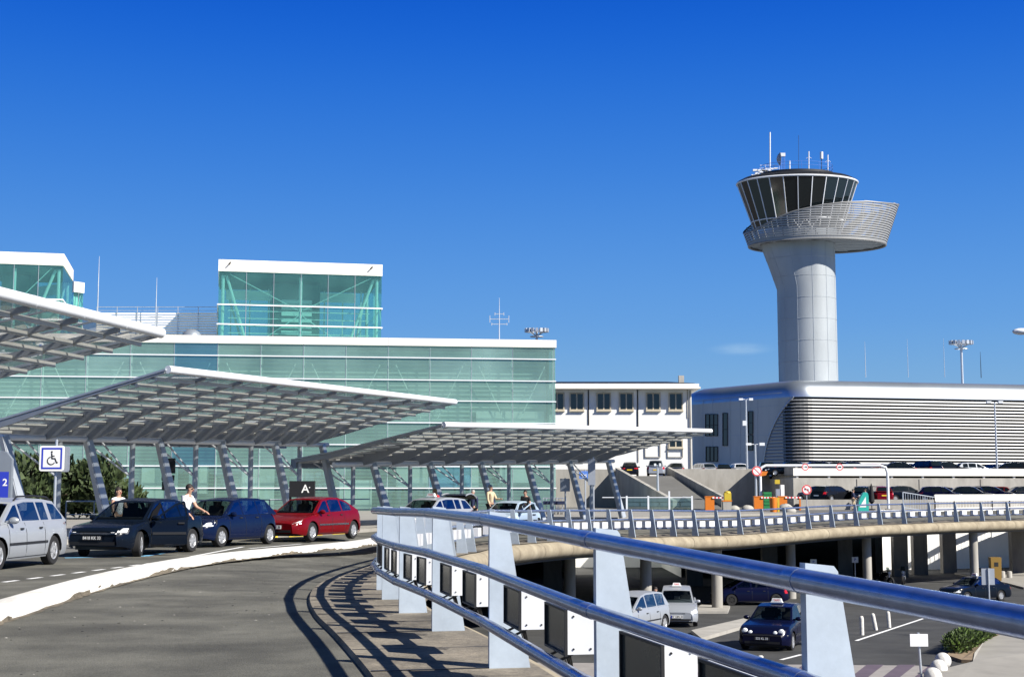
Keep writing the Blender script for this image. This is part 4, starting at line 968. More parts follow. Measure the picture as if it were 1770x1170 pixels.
def car(kind, label, paintname, loc, rz, lod=1, plate=None, plate_dark=True, taxi=None, cat='car', group=None, name='parked_car', strip=None, hub='hubcap', lamps='wide', rails=False, steer=0.0, door_open=None, hatch_open=False, rear_plate=None, near_right=False, spokes=6):
    S = SPECS[kind]; L, W, H, wb, wr = S['L'], S['W'], S['H'], S['wb'], S['wr']; L2 = L / 2; hw = W / 2
    xf = L2 - S['fo']; xr = xf - wb; top, gh = S['top'], S['gh']; pm = 'paint_' + paintname
    root = thing(name, label, cat, loc, rz, group)
    xs = set([-L2, -L2 + .05, -L2 + .15, -L2 + .35, L2, L2 - .05, L2 - .15, L2 - .35]); ra = wr + .055
    for xa in (xf, xr):
        for k in range(11): xs.add(xa + ra * math.cos(math.pi * k / 10) * .999)
        xs.add(xa - ra - .01); xs.add(xa + ra + .01)
    for x, z in top: xs.add(max(-L2, min(L2, x)))
    for k in range(9): xs.add(lerp(-L2 + .4, L2 - .4, k / 8))
    xs = sorted(xs)
    def zb(x):
        b = .2 + .07 * smooth((abs(x) - L2 + .5) / .5)
        for xa in (xf, xr):
            if abs(x - xa) < ra: b = max(b, wr + math.sqrt(max(0, ra * ra - (x - xa) ** 2)))
        return b
    def hwf(x, v):                                    # half width
        e = max(0, (abs(x) - L2 + .55) / .55); k = 1 - .26 * e ** 2.6
        return hw * k * interp([(0, .94), (.12, .985), (.35, 1), (.62, .995), (.85, .965), (1, .91)], v)
    V = (0, .12, .3, .48, .66, .85, .96, 1)
    rows = []
    for x in xs:
        b, t = zb(x), max(zb(x) + .05, interp(top, x)); row = []
        e = smooth((abs(x) - L2 + .4) / .4); sg = 1 if x > 0 else -1
        for v in V:
            z = b + (t - b) * v; zz = .2 + (t - .2) * v
            dx = -sg * e * (.13 * max(0, (z - .5) / .4) + .03 * (z < .34))
            row.append(Vector((x + dx, hwf(x, (z - .2) / (t - .2)), z)))
        y1 = hwf(x, 1); dxt = row[-1].x
        crown = .035
        row += [Vector((dxt, y1 * .82, t + .015)), Vector((dxt, y1 * .45, t + crown * .9)), Vector((dxt, 0, t + crown))]
        rows.append(row)
    full = [r + [Vector((p.x, -p.y, p.z)) for p in r[::-1][1:]] for r in rows]
    m = MB(); m.sheet(full)
    n = len(full[0])
    for r in (full[0], full[-1]): m.add(r, [tuple(range(n))])
    body = m.build('body', pm, root, 32)
    def side(x, z, o=.0):
        b, t = .2, interp(top, x); return Vector((x, hwf(x, (z - b) / (t - b)) + o, z))
    # underbody and wheel wells
    m = MB(); m.box((0, 0, .3), (L - .5, W * .72, .24)); m.box((0, 0, .55), (L - .9, W * .68, .3)); m.build('underbody', 'black', root)
    # greenhouse
    def belt(x): return interp(top, x) + .0
    zr = max(z for _, z in gh); zbt = belt(gh[0][0])
    def gy(x, z):
        f = max(0, min(1, (z - .92) / (zr - .92))); return hw * .885 - f * .2 - .03 * abs(x + .3) / 1.5
    def ztp(x): return interp(sorted(gh), x)
    gx0, gx1 = gh[-1][0], gh[0][0]
    bx = set([gx0, gx1]) | set(x for x, _ in gh)
    for a, b in S['win']:
        for k in range(5): bx.add(lerp(a, b, k / 4))
    bx = sorted(bx)
    fr = MB(); gl = MB()
    def inwin(x0, x1):
        xm = (x0 + x1) / 2; return any(b <= xm <= a for a, b in S['win'])
    for x0, x1 in zip(bx, bx[1:]):
        for sy in (1, -1):
            lv = []
            for x in (x0, x1):
                t = ztp(x); b = belt(x) - .02; w0 = min(belt(x) + .025, t - .001); w1 = max(w0, t - .065)
                lv.append([Vector((x, sy * gy(x, z), z)) for z in (b, w0, w1, t)])
            for k in range(3):
                q = (gl if (k == 1 and inwin(x0, x1)) else fr)
                q.quad(lv[0][k], lv[1][k], lv[1][k + 1], lv[0][k + 1])
    # glass across (windscreen, roof, rear window) along the profile
    prof = gh; Y = (-1, -.91, -.5, 0, .5, .91, 1)
    for (xa, za), (xb, zb_) in zip(prof, prof[1:]):
        steep = abs(zb_ - za) > .25
        r0, r1 = [], []
        for y in Y:
            bulge = .1 * (1 - y * y); sg = 1 if xa > 0 else -1
            for (x, z, r_) in ((xa, za, r0), (xb, zb_, r1)):
                low_ = z < zr - .25
                r_.append(Vector((x + (sg * bulge if low_ or z < zr - .03 else 0), y * gy(x, z), z + (.03 * (1 - y * y) if not low_ else (-.0)))))
        for k in range(6):
            if steep and 0 < k < 5:
                a, b, c, d = r0[k], r0[k + 1], r1[k + 1], r1[k]
                a2, b2 = (lerp(a, d, .06), lerp(b, c, .06)); d2, c2 = lerp(a, d, .92), lerp(b, c, .92)
                gl.quad(a2, b2, c2, d2); fr.quad(a, b, b2, a2); fr.quad(d2, c2, c, d)
            else: fr.quad(r0[k], r0[k + 1], r1[k + 1], r1[k])
    fr.build('roof', pm, root, 30); gl.build('windows', 'car_glass' if lod else 'dark_glass', root)
    if lod:
        m = MB()
        for sx in (.15, -.85):
            for sy in (.36, -.36):
                m.box((sx - .05, sy, .62), (.5, .48, .2)); m.bar((sx - .28, sy, .7), (sx - .42, sy, 1.15), .46, .12, up=(1, 0, 0)); m.box((sx - .44, sy, 1.22), (.09, .24, .14))
        m.box((gx1 - .35, 0, .86), (.4, W * .78, .16)); m.box((-.2, 0, .48), (L * .6, W * .8, .1)); m.build('seats', 'seat_dark', root)
    # wheels
    for (xa, sy, st) in ((xf, 1, steer), (xf, -1, steer), (xr, 1, 0), (xr, -1, 0)):
        m = MB(); tw = .1; m.lathe([(wr * .62, -tw), (wr * .93, -tw), (wr, -tw * .75), (wr, tw * .75), (wr * .93, tw), (wr * .62, tw)], (0, 0, 0), 24, 0, 'y', False)
        wh = m.build('wheel', 'tyre', root, 40); wh.location = (xa, sy * (hw - .125), wr); wh.rotation_euler = (0, 0, st)
        m = MB(); f = sy * .075
        m.lathe([(0, f + sy * .012), (wr * .16, f + sy * .012), (wr * .2, f)], (0, 0, 0), 14, 0, 'y'); m.lathe([(wr * .56, f), (wr * .64, f + sy * .02), (wr * .66, f)], (0, 0, 0), 24, 0, 'y')
        for k in range(spokes):
            a = k / spokes * 2 * math.pi; m.bar((wr * .12 * math.cos(a), f, wr * .12 * math.sin(a)), (wr * .6 * math.cos(a), f, wr * .6 * math.sin(a)), .03, wr * .2, up=(-math.sin(a), 0, math.cos(a)))
        m.lathe([(0, f - sy * .03), (wr * .6, f - sy * .03)], (0, 0, 0), 20, 0, 'y'); m.build('rim', hub, wh)
    # lights
    zl = .66; xe = L2
    def endpt(y, z, o=.0, front=1):
        # nearest surface station at this height near the end
        sgn = 1 if front else -1
        for k in range(60):
            x = sgn * (L2 - k * .012)
            t = interp(top, x)
            if z > t: continue
            e = smooth((abs(x) - L2 + .4) / .4); dx = -sgn * e * (.13 * max(0, (z - .5) / .4))
            if hwf(x, (z - .2) / (t - .2)) >= abs(y): return Vector((x + dx + sgn * o, y, z))
        return Vector((sgn * (L2 - .5), y, z))
    if lamps == 'round':
        for sy in (1, -1):
            for (yy, rr, zq) in ((.62, .105, .68), (.42, .08, .64)):
                m = MB(); c = endpt(sy * yy, zq, .0); m.lathe([(0, .05), (rr * .7, .04), (rr, 0), (rr, -.06)], (0, 0, 0), 18, 0, 'x'); o = m.build('headlight', 'lamp_clear', root, True); o.location = c + Vector((.0, 0, 0))
    else:
        for sy in (1, -1):
            y0, y1 = (.48, .8) if lamps == 'wide' else (.56, .84); z0, z1 = (.6, .7) if lamps == 'wide' else (.6, .76); m = MB()
            g = [[endpt(sy * lerp(y0, y1, i / 4) * (hw / .88), lerp(z0, z1, j / 2), .012) for i in range(5)] for j in range(3)]
            m.sheet(g); m.build('headlight', 'lamp_clear', root)
            m = MB(); m.sheet([[p + Vector((-.006, 0, 0)) for p in r_] for r_ in [[endpt(sy * lerp(y0 - .02, y1 + .02, i / 4) * (hw / .88), lerp(z0 - .02, z1 + .02, j / 2), .012) for i in range(5)] for j in range(3)]]); m.build('lamp_surround', 'trim_dark', root)
    for sy in (1, -1):
        m = MB(); tall = kind in ('wagon', 'mpv', 'hatch')
        y0, y1 = (.66, .84) if tall else (.45, .84); z0, z1 = (.66, .9) if tall else (.68, .8)
        m.sheet([[endpt(sy * lerp(y0, y1, i / 4) * (hw / .88), lerp(z0, z1, j / 2), .014, 0) for i in range(5)] for j in range(3)]); m.build('tail_lamp', 'lamp_red', root)
    # grille, bumper line, plates
    m = MB(); m.sheet([[endpt(lerp(-.36, .36, i / 4), z, .012) for i in range(5)] for z in (.6, .7)]); m.build('grille', 'trim_dark', root)
    m = MB(); m.sheet([[endpt(lerp(-.6, .6, i / 6), z, .01) for i in range(7)] for z in (.3, .38)]); m.build('air_intake', 'black', root)
    if plate:
        zc = .47; c = endpt(0, zc, .03); m = MB(); m.box((c.x, 0, zc), (.015, .52, .11)); pl = m.build('licence_plate', 'black' if plate_dark else 'sign_white', root)
        text_mb(plate, .1, (c.x + .009, 0, zc), (0, 1, 0), (0, 0, 1), .003, bold=.0025).build('plate_writing', 'sign_white' if plate_dark else 'black', pl)
        if not plate_dark: MB().quad((c.x + .01, -.26, zc - .05), (c.x + .01, -.2, zc - .05), (c.x + .01, -.2, zc + .05), (c.x + .01, -.26, zc + .05)).build('plate_band', 'sign_blue', pl)
    c = endpt(0, .6 if kind != 'sedan' else .6, .02, 0); m = MB(); m.box((c.x, 0, .6), (.015, .52, .11)); m.build('licence_plate', rear_plate or 'sign_white', root)
    # mirrors, handles, strips, seams
    for sy in (1, -1):
        m = MB(); c = Vector((gx1 - .3, sy * (hw * .9 + .1), belt(gx1 - .3) + .06)); m.ball(c, .1, 10, 7, 0, (.75, 1.1, .72)); m.bar(c - Vector((0, sy * .16, .03)), c, .05, .05); m.build('mirror', pm, root, True)
        hs_ = []
        for a, b in S['win'][:2]: hs_.append(b + .16)
        for x in hs_:
            m = MB(); m.bar(side(x - .07, .82, .015) * 1, side(x + .07, .82, .015), .025, .035); o = m.build('door_handle', 'trim_dark', root)
            if sy < 0: o.scale = (1, -1, 1)
        if lod:
            m = MB()
            xsn = [S['win'][0][0] + .02, S['win'][0][1] - .06, S['win'][1][1] - .06]
            for i, x in enumerate(xsn):
                if i == 2: pass
                pts = [side(x, z, .002) for z in (.27, .4, .55, .7, .8, belt(x) - .01)]
                if i == 2 or i == 0: pts = [p for p in pts if p.z > zb(p.x) + .02]
                for a, b in zip(pts, pts[1:]): m.bar(a, b, .012, .006, up=(0, 1, 0))
            a = [side(x, .245, .002) for x in (xr + ra + .03, 0, xf - ra - .03)]
            for p, q in zip(a, a[1:]): m.bar(p, q, .006, .012)
            o = m.build('door_seam', 'black', root)
            if sy < 0: o.scale = (1, -1, 1)
        if strip:
            m = MB(); pts = [side(lerp(xr + ra + .04, xf - ra - .04, i / 6), .52, .006) for i in range(7)]
            for a, b in zip(pts, pts[1:]): m.bar(a, b, .012, .05)
            o = m.build('side_strip', strip, root)
            if sy < 0: o.scale = (1, -1, 1)
    if strip:
        m = MB(); m.sheet([[endpt(lerp(-.82, .82, i / 8) * (hw / .88), z, .016) for i in range(9)] for z in (.565, .59)]); m.build('bumper_strip', 'chrome' if strip == 'chrome' else strip, root)
    if rails:
        for sy in (.56, -.56):
            m = MB(); m.tube([(.15, sy, zr - .03), (.0, sy, zr + .05), (-.8, sy, zr + .06), (-1.5, sy, zr + .03), (-1.7, sy, zr - .05)], .02, 8); m.build('roof_rail', 'trim_dark', root, True)
    if taxi:
        m = MB(); m.box((-.05, 0, zr + .06), (.16, .42, .03)); m.box((-.05, 0, zr + .13), (.13, .38, .12), taper=.8); o = m.build('taxi_sign', 'sign_white', root)
        text_mb(taxi, .1, (.018, 0, zr + .13), (0, 1, 0), (0, 0, 1), .004, bold=.002).build('sign_writing', 'sign_red', o)
    if door_open:
        sy, ang = door_open; x0 = S['win'][0][0] + .02; x1 = S['win'][0][1] - .05
        m = MB(); pts = [side(x, z, .006) for x, z in ((x0, .3), (x1, .3), (x1, belt(x1)), (x1, ztp(x1) - .05), (x0 - .35, ztp(x0 - .35) - .06), (x0 - .02, belt(x0)))]
        # flat black sheet painted in for the shade inside the open door
        pts = [Vector((p.x, min(p.y, gy(p.x, p.z) + .02) if p.z > .95 else p.y, p.z)) for p in pts]
        m.add([Vector((p.x, sy * p.y, p.z)) for p in pts], [tuple(range(6))]); m.build('door_opening_shade', 'void_black', root)
        hinge = side(x0, .5, 0); d = bpy.data.objects.new('door', None)
        m = MB(); nx = 6; zs = (.28, .5, .7, .85, .93)
        g = [[side(lerp(x0, x1, i / nx), min(z, belt(lerp(x0, x1, i / nx)))) - hinge * 1 for i in range(nx + 1)] for z in zs]
        g2 = [[p + Vector((0, -.09, 0)) for p in r_] for r_ in g]
        m.sheet(g); m.sheet(g2); m.sheet([g[0], g2[0]]); m.sheet([g[-1], g2[-1]]); m.sheet([[r_[0] for r_ in g], [r_[0] for r_ in g2]]); m.sheet([[r_[-1] for r_ in g], [r_[-1] for r_ in g2]])
        m.v = [(v[0], (v[1]) * sy, v[2]) for v in m.v]; dr = m.build('door', pm, root, 30)
        dr.location = (hinge.x, sy * hinge.y, hinge.z); dr.rotation_euler = (0, 0, -sy * ang)
        wy_ = lambda x, z: (gy(x, z) - hinge.y)
        fpts = [(x0 - .05, belt(x0)), (x0 - .3, ztp(x0 - .3) - .06), (x0 - .55, ztp(x0 - .55) - .03), (x1 + .1, ztp(x1) - .04), (x1, belt(x1))]
        P3 = [Vector((x - hinge.x, sy * wy_(x, z), z - hinge.z)) for x, z in fpts]
        m = MB()
        for a, b in zip(P3, P3[1:]): m.bar(a, b, .05, .05, up=(0, 1, 0))
        m.build('window_frame', pm, dr); m = MB(); m.add(P3, [tuple(range(5))]); m.build('door_window', 'car_glass', dr)
        m = MB(); a, b = [side(x, .55, .01) - hinge for x in (x0 - .03, x1 + .03)]; m.bar((a.x, sy * a.y, a.z), (b.x, sy * b.y, b.z), .015, .06); m.build('door_strip', 'trim_dark', dr)
        m = MB(); p = side(x1 + .15, .8, .02) - hinge; m.box((p.x, sy * p.y, p.z), (.15, .03, .04)); m.build('door_handle', 'trim_dark', dr)
        m = MB(); c = Vector((-.15, sy * .02, belt(x0) + .08 - hinge.z)); m.ball(c + Vector((0, sy * .1, 0)), .09, 10, 7, 0, (.75, 1.2, .75)); m.build('door_mirror', pm, dr, True)
    if hatch_open:
        a = Vector((gh[-2][0] - .05, 0, zr - .03)); m = MB(); rows = []
        for k in range(5):
            s_ = k / 4; rows.append([a + Vector((-.95 * s_, yy * (.6 - .03 * s_), .14 * math.sin(s_ * 2.2) - .2 * s_ * s_ + .12)) for yy in (-1, -.5, 0, .5, 1)])
        m.sheet(rows); m.sheet([[p + Vector((0, 0, -.07)) for p in r_] for r_ in rows]); h_ = m.build('tailgate', 'paint_black', root, 30)
        m = MB()
        for q in (0, -1):
            m.tube([r_[q] for r_ in rows], .035, 6)
        m.tube(rows[-1], .05, 6); m.build('tailgate_edge', pm, h_)
        m = MB(); m.quad(*[Vector((gh[-1][0] - .0, y, z)) for y, z in ((-.6, .55), (.6, .55), (.55, 1.35), (-.55, 1.35))]); m.build('boot_opening_shade', 'void_black', root)  # black sheet painted in for the shaded inside of the boot
    return root
def H(dx, dy): return math.atan2(dy, dx)
# the row at the kerb (each stands where its tyres touch the road)
p = gz(20, 985); car('wagon', 'silver estate car with roof rails cut by the left edge of the photo', 'silver', (-11.0, 29.5, .0), H(-.08, -1) , strip='trim_dark', rails=True, hub='hubcap', group='cars parked along the drop-off kerb', spokes=5)
car('sedan', 'dark navy saloon with its driver door wide open in the disabled bay', 'navy', (-9.55, 35.9, 0), H(-.26, -1), plate='8418 KK 33', strip='chrome', steer=.35, door_open=(1, R(62)), group='cars parked along the drop-off kerb')
car('hatch', 'small dark blue hatchback parked between the navy saloon and the red car', 'blue', (-8.6, 41.5, 0), H(-.4, -1), hub='hubcap', group='cars parked along the drop-off kerb', spokes=7, lamps='tall')
car('fastback', 'dark red five-door car with white number plate at the kerb', 'red', (-6.65, 46.1, 0), H(-.4, -1), plate='252 LNX 33', plate_dark=False, strip='chrome', group='cars parked along the drop-off kerb', lamps='wide', spokes=7)
car('wagon', 'silver taxi with its tailgate raised, behind the bend of the near railing', 'silver', (-3.35, 57.6, -.12), H(-.55, -1), taxi='TAXI', hatch_open=True, cat='taxi', name='taxi', strip='trim_dark')
car('hatch', 'pale blue hatchback with its front door open behind the far railing', 'ice', (-.1, 63.4, -.25), H(-.45, -1), door_open=(1, R(58)), lamps='tall', strip='trim_dark', name='parked_car')
# lower level
b = low(1345, 1120); car('exec', 'dark blue taxi saloon with round headlights driving on the lower road', 'deep_blue', (b.x + .15, b.y + .9, b.z), H(-.42, -1), plate='522 KL 33', taxi='TAXI', lamps='round', cat='taxi', name='taxi', strip='trim_dark')
b = low(1180, 1084); car('mpv', 'silver people carrier taxi facing the camera on the lower level', 'silver', (b.x, b.y + 2.0, b.z), H(-.12, -1), plate='447 CEN 33', plate_dark=False, taxi='TAXI', lamps='tall', cat='taxi', name='taxi')
b = low(1128, 1098); car('mpv', 'silver car half hidden by the near railing beside the people carrier taxi', 'silver', (b.x - .75, b.y + 1.2, b.z), H(-.6, -1), door_open=None, lamps='tall', strip='trim_dark')
b = low(1300, 1046); car('mpv', 'dark blue people carrier seen from its side under the viaduct', 'deep_blue', (b.x, b.y + .9, b.z), H(-1, -.12), hub='tyre')
b = low(1695, 1040); car('exec', 'dark blue taxi saloon crossing below the viaduct at the right edge', 'navy', (b.x, b.y + 1.0, b.z), H(-1, -.55), taxi='TAXI', lamps='tall', cat='taxi', name='taxi')
# ---------------------------------------------------------------- upper parking deck, ramp and low walls at the right
DZ = 3.05
def wx(px, Y): return (px - 885) / F * Y
def wz(py, Y): return at(885, py, Y).z
dk = thing('parking_deck', 'raised concrete parking deck with white guard band in front of the louvred building', 'parking deck')
m = MB(); pts = [Vector((x, y, DZ)) for x, y in [(10.6, 137), (15.7, 137), (15.7, 142.3), (26.2, 142.3), (26.2, 130.3), (110, 146), (110, 236), (4, 236), (4, 160), (10.6, 155)]]
m.add(pts, tessellate_polygon([pts])); m.build('deck', 'asphalt_far', dk)
def wallseg(m, a, b, z0, z1, t=.3, up=0):
    a, b = Vector((*a, 0)), Vector((*b, 0)); d = (b - a).normalized(); n = Vector((-d.y, d.x, 0)) * t
    m.prism([a + Vector((0, 0, z0)), b + Vector((0, 0, z0)), b + n + Vector((0, 0, z0)), a + n + Vector((0, 0, z0))], (0, 0, z1 - z0))
m = MB(); wallseg(m, (15.7, 142), (26.2, 142), -.1, 3.82); m.build('rear_wall', 'concrete', dk)
m = MB(); wallseg(m, (26.2, 130), (110, 145.7), -.1, 2.8); m.build('front_wall', 'concrete', dk)
m = MB(); wallseg(m, (26.19, 142), (26.19, 130.31), -.1, 2.8); wallseg(m, (26.49, 142), (26.49, 130.31), 2.8, 3.85, .2); m.build('side_wall', 'concrete', dk)
m = MB()
for k in range(1, 12): 
    x = 26.2 + k * 6.2; y = 130 + (x - 26.2) * (15.7 / 83.8); m.box((x, y - .02, 1.35), (.06, .05, 2.7))
m.build('wall_joint', 'concrete_dark', dk)
m = MB()
m.prism([(26.2, 129.9, 3.0), (110, 145.6, 3.0), (110, 145.6, 3.7), (26.2, 129.9, 3.7)], (0, .12, 0)); m.build('guard_band', 'fascia', dk)
for k in range(0, 26):
    x = 26.6 + k * 3.1; y = 130 + (x - 26.2) * (15.7 / 83.8); m = MB(); m.box((x, y + .12, 3.1), (.2, .15, .8)); m.build('guard_post', 'fascia', dk)
# ramp
rp_ = thing('parking_ramp', 'concrete ramp climbing to the upper parking deck beside the white building', 'ramp')
tl, tr, bl, br = Vector((10.6, 137, DZ)), Vector((15.7, 137, DZ)), Vector((13.6, 112.5, .02)), Vector((17.2, 112.5, .02))
m = MB(); m.sheet([[lerp(bl, tl, smooth(t) * .35 + t * .65), lerp(br, tr, smooth(t) * .35 + t * .65)] for t in [k / 8 for k in range(9)]]); m.build('ramp_road', 'asphalt_far', rp_)
def rampwall(m, a, b, h, t, zb=-.1):
    n = Vector((-(b - a).y, (b - a).x, 0)).normalized() * t
    q = []
    for k in range(7):
        p = lerp(a, b, k / 6); q.append(p)
    for p0, p1 in zip(q, q[1:]):
        vs = [Vector((p0.x, p0.y, zb)), Vector((p1.x, p1.y, zb)), p1 + Vector((0, 0, h)), p0 + Vector((0, 0, h))]; m.prism(vs, n)
m = MB(); rampwall(m, bl + Vector((-.1, 2, 0)), tl + Vector((-.1, 0, 0)), .8, .35); m.build('left_parapet', 'concrete', rp_)
m = MB(); rampwall(m, br + Vector((.4, 3, .2)), tr + Vector((.4, 5, 0)), .95, .3); m.build('right_parapet', 'concrete', rp_)
m = MB(); wallseg(m, (3.4, 137.2), (10.3, 137.2), -.1, 3.7); m.build('side_wall', 'concrete', rp_)
# low wall and ground of the nearer car park
m = MB(); pts = [Vector((x, y, .6)) for x, y in [(wx(1380, 119), 119), (wx(1620, 119), 119.4), (80, 139), (80, 139.9), (26.6, 129.9)]]
m.add(pts, tessellate_polygon([pts])); tag(m.build('parking_ground', 'asphalt_far'), kind='structure')
m = MB(); wallseg(m, (wx(1380, 119), 118.8), (wx(1620, 119), 119.2), -.05, .86); wallseg(m, (wx(1620, 119), 119.2), (80, 138.8), -.05, .86)
tag(m.build('low_wall', 'concrete'), 'low concrete kerb wall holding the nearer car park behind the ticket machine', 'wall')
# glass balustrade round the stair opening
bal = thing('glass_balustrade', 'greenish glass balustrade with white posts at the foot of the ramp', 'balustrade')
m = MB(); Yb = 107.2
def bx_(px): return wx(px, Yb)
for (a, b) in ((1082, 1194),):
    m.quad((bx_(a), Yb, .1), (bx_(b), Yb, .1), (bx_(b), Yb, 1.05), (bx_(a), Yb, 1.05))
m.quad((bx_(1194), Yb, .1), (bx_(1194) + 1, Yb + 14, .1), (bx_(1194) + 1, Yb + 14, 1.05), (bx_(1194), Yb, 1.05)); m.build('glass_panel', 'rail_glass', bal)
m = MB(); m.bar((bx_(1040), Yb, 1.1), (bx_(1194), Yb, 1.1), .08, .06); m.bar((bx_(1082), Yb, .08), (bx_(1194), Yb, .08), .06, .06); m.bar((bx_(1194), Yb, 1.1), (bx_(1194) + 1, Yb + 14, 1.1), .08, .06); m.build('handrail', 'steel_white', bal)
for px in (1082, 1119, 1155, 1194): m = MB(); m.box((bx_(px), Yb, .62 if px != 1155 else .8), (.13, .1, 1.2 if px != 1155 else 1.55)); m.build('post', 'steel_white', bal)
# pavement railing below the canopies
pr = thing('pedestrian_railing', 'thin dark metal railing along the back of the covered pavement', 'railing')
m = MB(); pth = [(wx(120, 53), 53, 1.2), (wx(300, 58), 58, 1.2), (wx(520, 64), 64, 1.2), (wx(640, 68), 68, 1.2)]; m.tube(pth, .03, 6); m.tube([(x, y, .7) for x, y, z in pth], .02, 6); m.build('handrail', 'galv', pr)
for a, b in zip(pth, pth[1:]):
    for k in range(4):
        p = lerp(Vector(a), Vector(b), k / 4); m = MB(); m.tube([(p.x, p.y, .14), (p.x, p.y, 1.2)], .028, 6); m.build('post', 'steel_blue', pr)

# ---------------------------------------------------------------- parked cars far off (copies of a few built once)
protos = {}
def far_car(kind, pn, x, Y, z, rz, label, group, rear=None):
    key = (kind, pn, rear)
    if key not in protos:
        r = car(kind, label, pn, (x, Y, z), rz, lod=0, lamps='tall' if kind != 'sedan' else 'wide', rear_plate=rear, group=group); protos[key] = r
        return r
    r = dup(protos[key]); r.location = (x, Y, z); r.rotation_euler = (0, 0, rz); r['label'] = label; r['group'] = group
    return r
GU, GL = 'cars parked on the upper deck', 'cars in the nearer car park'
CN = dict(navy='navy', blue='blue', black='black', silver='silver', grey='grey', red='red', white='white', green='dark green', deep_blue='deep blue', ice='pale blue')
KN = dict(hatch='hatchback', wagon='estate car', sedan='saloon', fastback='five-door car', mpv='people carrier', exec='large saloon')
up = R(90)
far_car('fastback', 'black', wx(1088, 139.5), 139.5, DZ, H(.1, 1), 'black car with red tail lamps and yellow plate at the top of the ramp', GU, 'plate_yellow')
far_car('mpv', 'silver', wx(1133, 139.5), 139.5, DZ, H(.12, 1), 'silver hatchback with yellow plate at the top of the ramp beside the black car', GU, 'plate_yellow')
upl = [('wagon', 'grey', 1170, 146, .2), ('wagon', 'silver', 1211, 148, .3), ('hatch', 'black', 1243, 148, -.1), ('hatch', 'white', 1272, 147, .1), ('wagon', 'navy', 1322, 141, .1), ('sedan', 'navy', 1362, 136.5, 1.4), ('exec', 'blue', 1405, 137.5, 1.5), ('sedan', 'black', 1440, 138, 1.3), ('wagon', 'blue', 1473, 138.5, 1.5), ('hatch', 'red', 1500, 146, .3), ('sedan', 'navy', 1543, 139.5, 1.5),
       ('hatch', 'grey', 1567, 147, 0), ('mpv', 'deep_blue', 1594, 141, .4), ('exec', 'navy', 1635, 141.5, 1.5), ('hatch', 'silver', 1680, 142, 1.5), ('hatch', 'navy', 1712, 150, .2), ('wagon', 'black', 1741, 143, 1.3), ('fastback', 'blue', 1764, 143, 1.6), ('hatch', 'blue', 1380, 147, .2), ('mpv', 'black', 1425, 149, -.2), ('hatch', 'navy', 1520, 150, 0), ('wagon', 'grey', 1655, 151, .1), ('hatch', 'white', 1735, 153, .2)]
left = 'parapet of the deck'
order = sorted(range(len(upl)), key=lambda i: upl[i][2])
for n_, i in enumerate(order):
    k, c, px, Y, a = upl[i]; nb = []
    if n_: q = upl[order[n_ - 1]]; nb.append('right of the %s %s' % (CN[q[1]], KN[q[0]]))
    if n_ < len(order) - 1: q = upl[order[n_ + 1]]; nb.append('left of the %s %s' % (CN[q[1]], KN[q[0]]))
    far_car(k, c, wx(px, Y), Y, DZ, up + a * (1 if n_ % 2 else -1), '%s %s on the upper deck, %s' % (CN[c], KN[k], nb[0]), GU)
lpk = [('wagon', 'grey', 1412, 126, H(-.5, 1.0), 'grey estate car under the red and white tape in the nearer car park'), ('wagon', 'black', 1437, 121.5, H(.75, .6), 'black estate car with its rear toward the ticket machine'),
       ('hatch', 'navy', 1484, 122, H(.2, 1), 'navy hatchback just behind the two people'), ('hatch', 'red', 1517, 121.8, H(.05, 1), 'dark red hatchback with yellow plate beside the height gate post'), ('wagon', 'navy', 1511, 127, H(.9, .4), 'navy estate car behind the dark red hatchback'),
       ('exec', 'navy', 1560, 126.5, H(1, .15), 'navy large saloon just right of the height gate post'), ('fastback', 'black', 1614, 127.5, H(-1, .35), 'black five-door car behind the middle of the sloping barrier'), ('hatch', 'deep_blue', 1622, 122.5, H(1, -.3), 'deep blue hatchback right behind the first white barrier panel'),
       ('hatch', 'black', 1661, 128, H(-.9, .4), 'black hatchback behind the second white barrier panel'), ('sedan', 'navy', 1672, 124.5, H(1, -.3), 'navy saloon in front of the black hatchback by the barrier panels'), ('sedan', 'red', 1716, 132, H(-1, .4), 'red saloon farthest back in the nearer car park'),
       ('wagon', 'deep_blue', 1707, 128, H(1, -.35), 'deep blue estate car in front of the red saloon'), ('wagon', 'navy', 1758, 130, H(-1, -.1), 'navy estate car at the right edge of the nearer car park')]
for k, c, px, Y, rz, lb_ in lpk: far_car(k, c, wx(px, Y), Y, .6, rz, lb_, GL, 'plate_yellow' if c == 'red' else None)

# ---------------------------------------------------------------- people
def skin_mesh(nodes, edges, root, sub=2):
    me = bpy.data.meshes.new('s'); names = list(nodes); me.from_pydata([nodes[n][0] for n in names], [(names.index(a), names.index(b)) for a, b in edges], [])
    ob = bpy.data.objects.new('s', me); COL.objects.link(ob); md = ob.modifiers.new('k', 'SKIN'); md.use_smooth_shade = True
    sv = me.skin_vertices[0].data
    for i, n in enumerate(names):
        r = nodes[n][1]; sv[i].radius = r if isinstance(r, tuple) else (r, r); sv[i].use_root = (n == root)
    s_ = ob.modifiers.new('s', 'SUBSURF'); s_.levels = sub; s_.render_levels = sub
    dg = bpy.context.evaluated_depsgraph_get(); out = bpy.data.meshes.new_from_object(ob.evaluated_get(dg)); bpy.data.objects.remove(ob); bpy.data.meshes.remove(me)
    out.polygons.foreach_set('use_smooth', [True] * len(out.polygons)); return out
mat('skin', (.45, .26, .18), .55, var=.06); mat('hair_dark', (.018, .012, .01), .7); mat('hair_grey', (.35, .33, .3), .7); mat('hair_blond', (.35, .22, .08), .7)
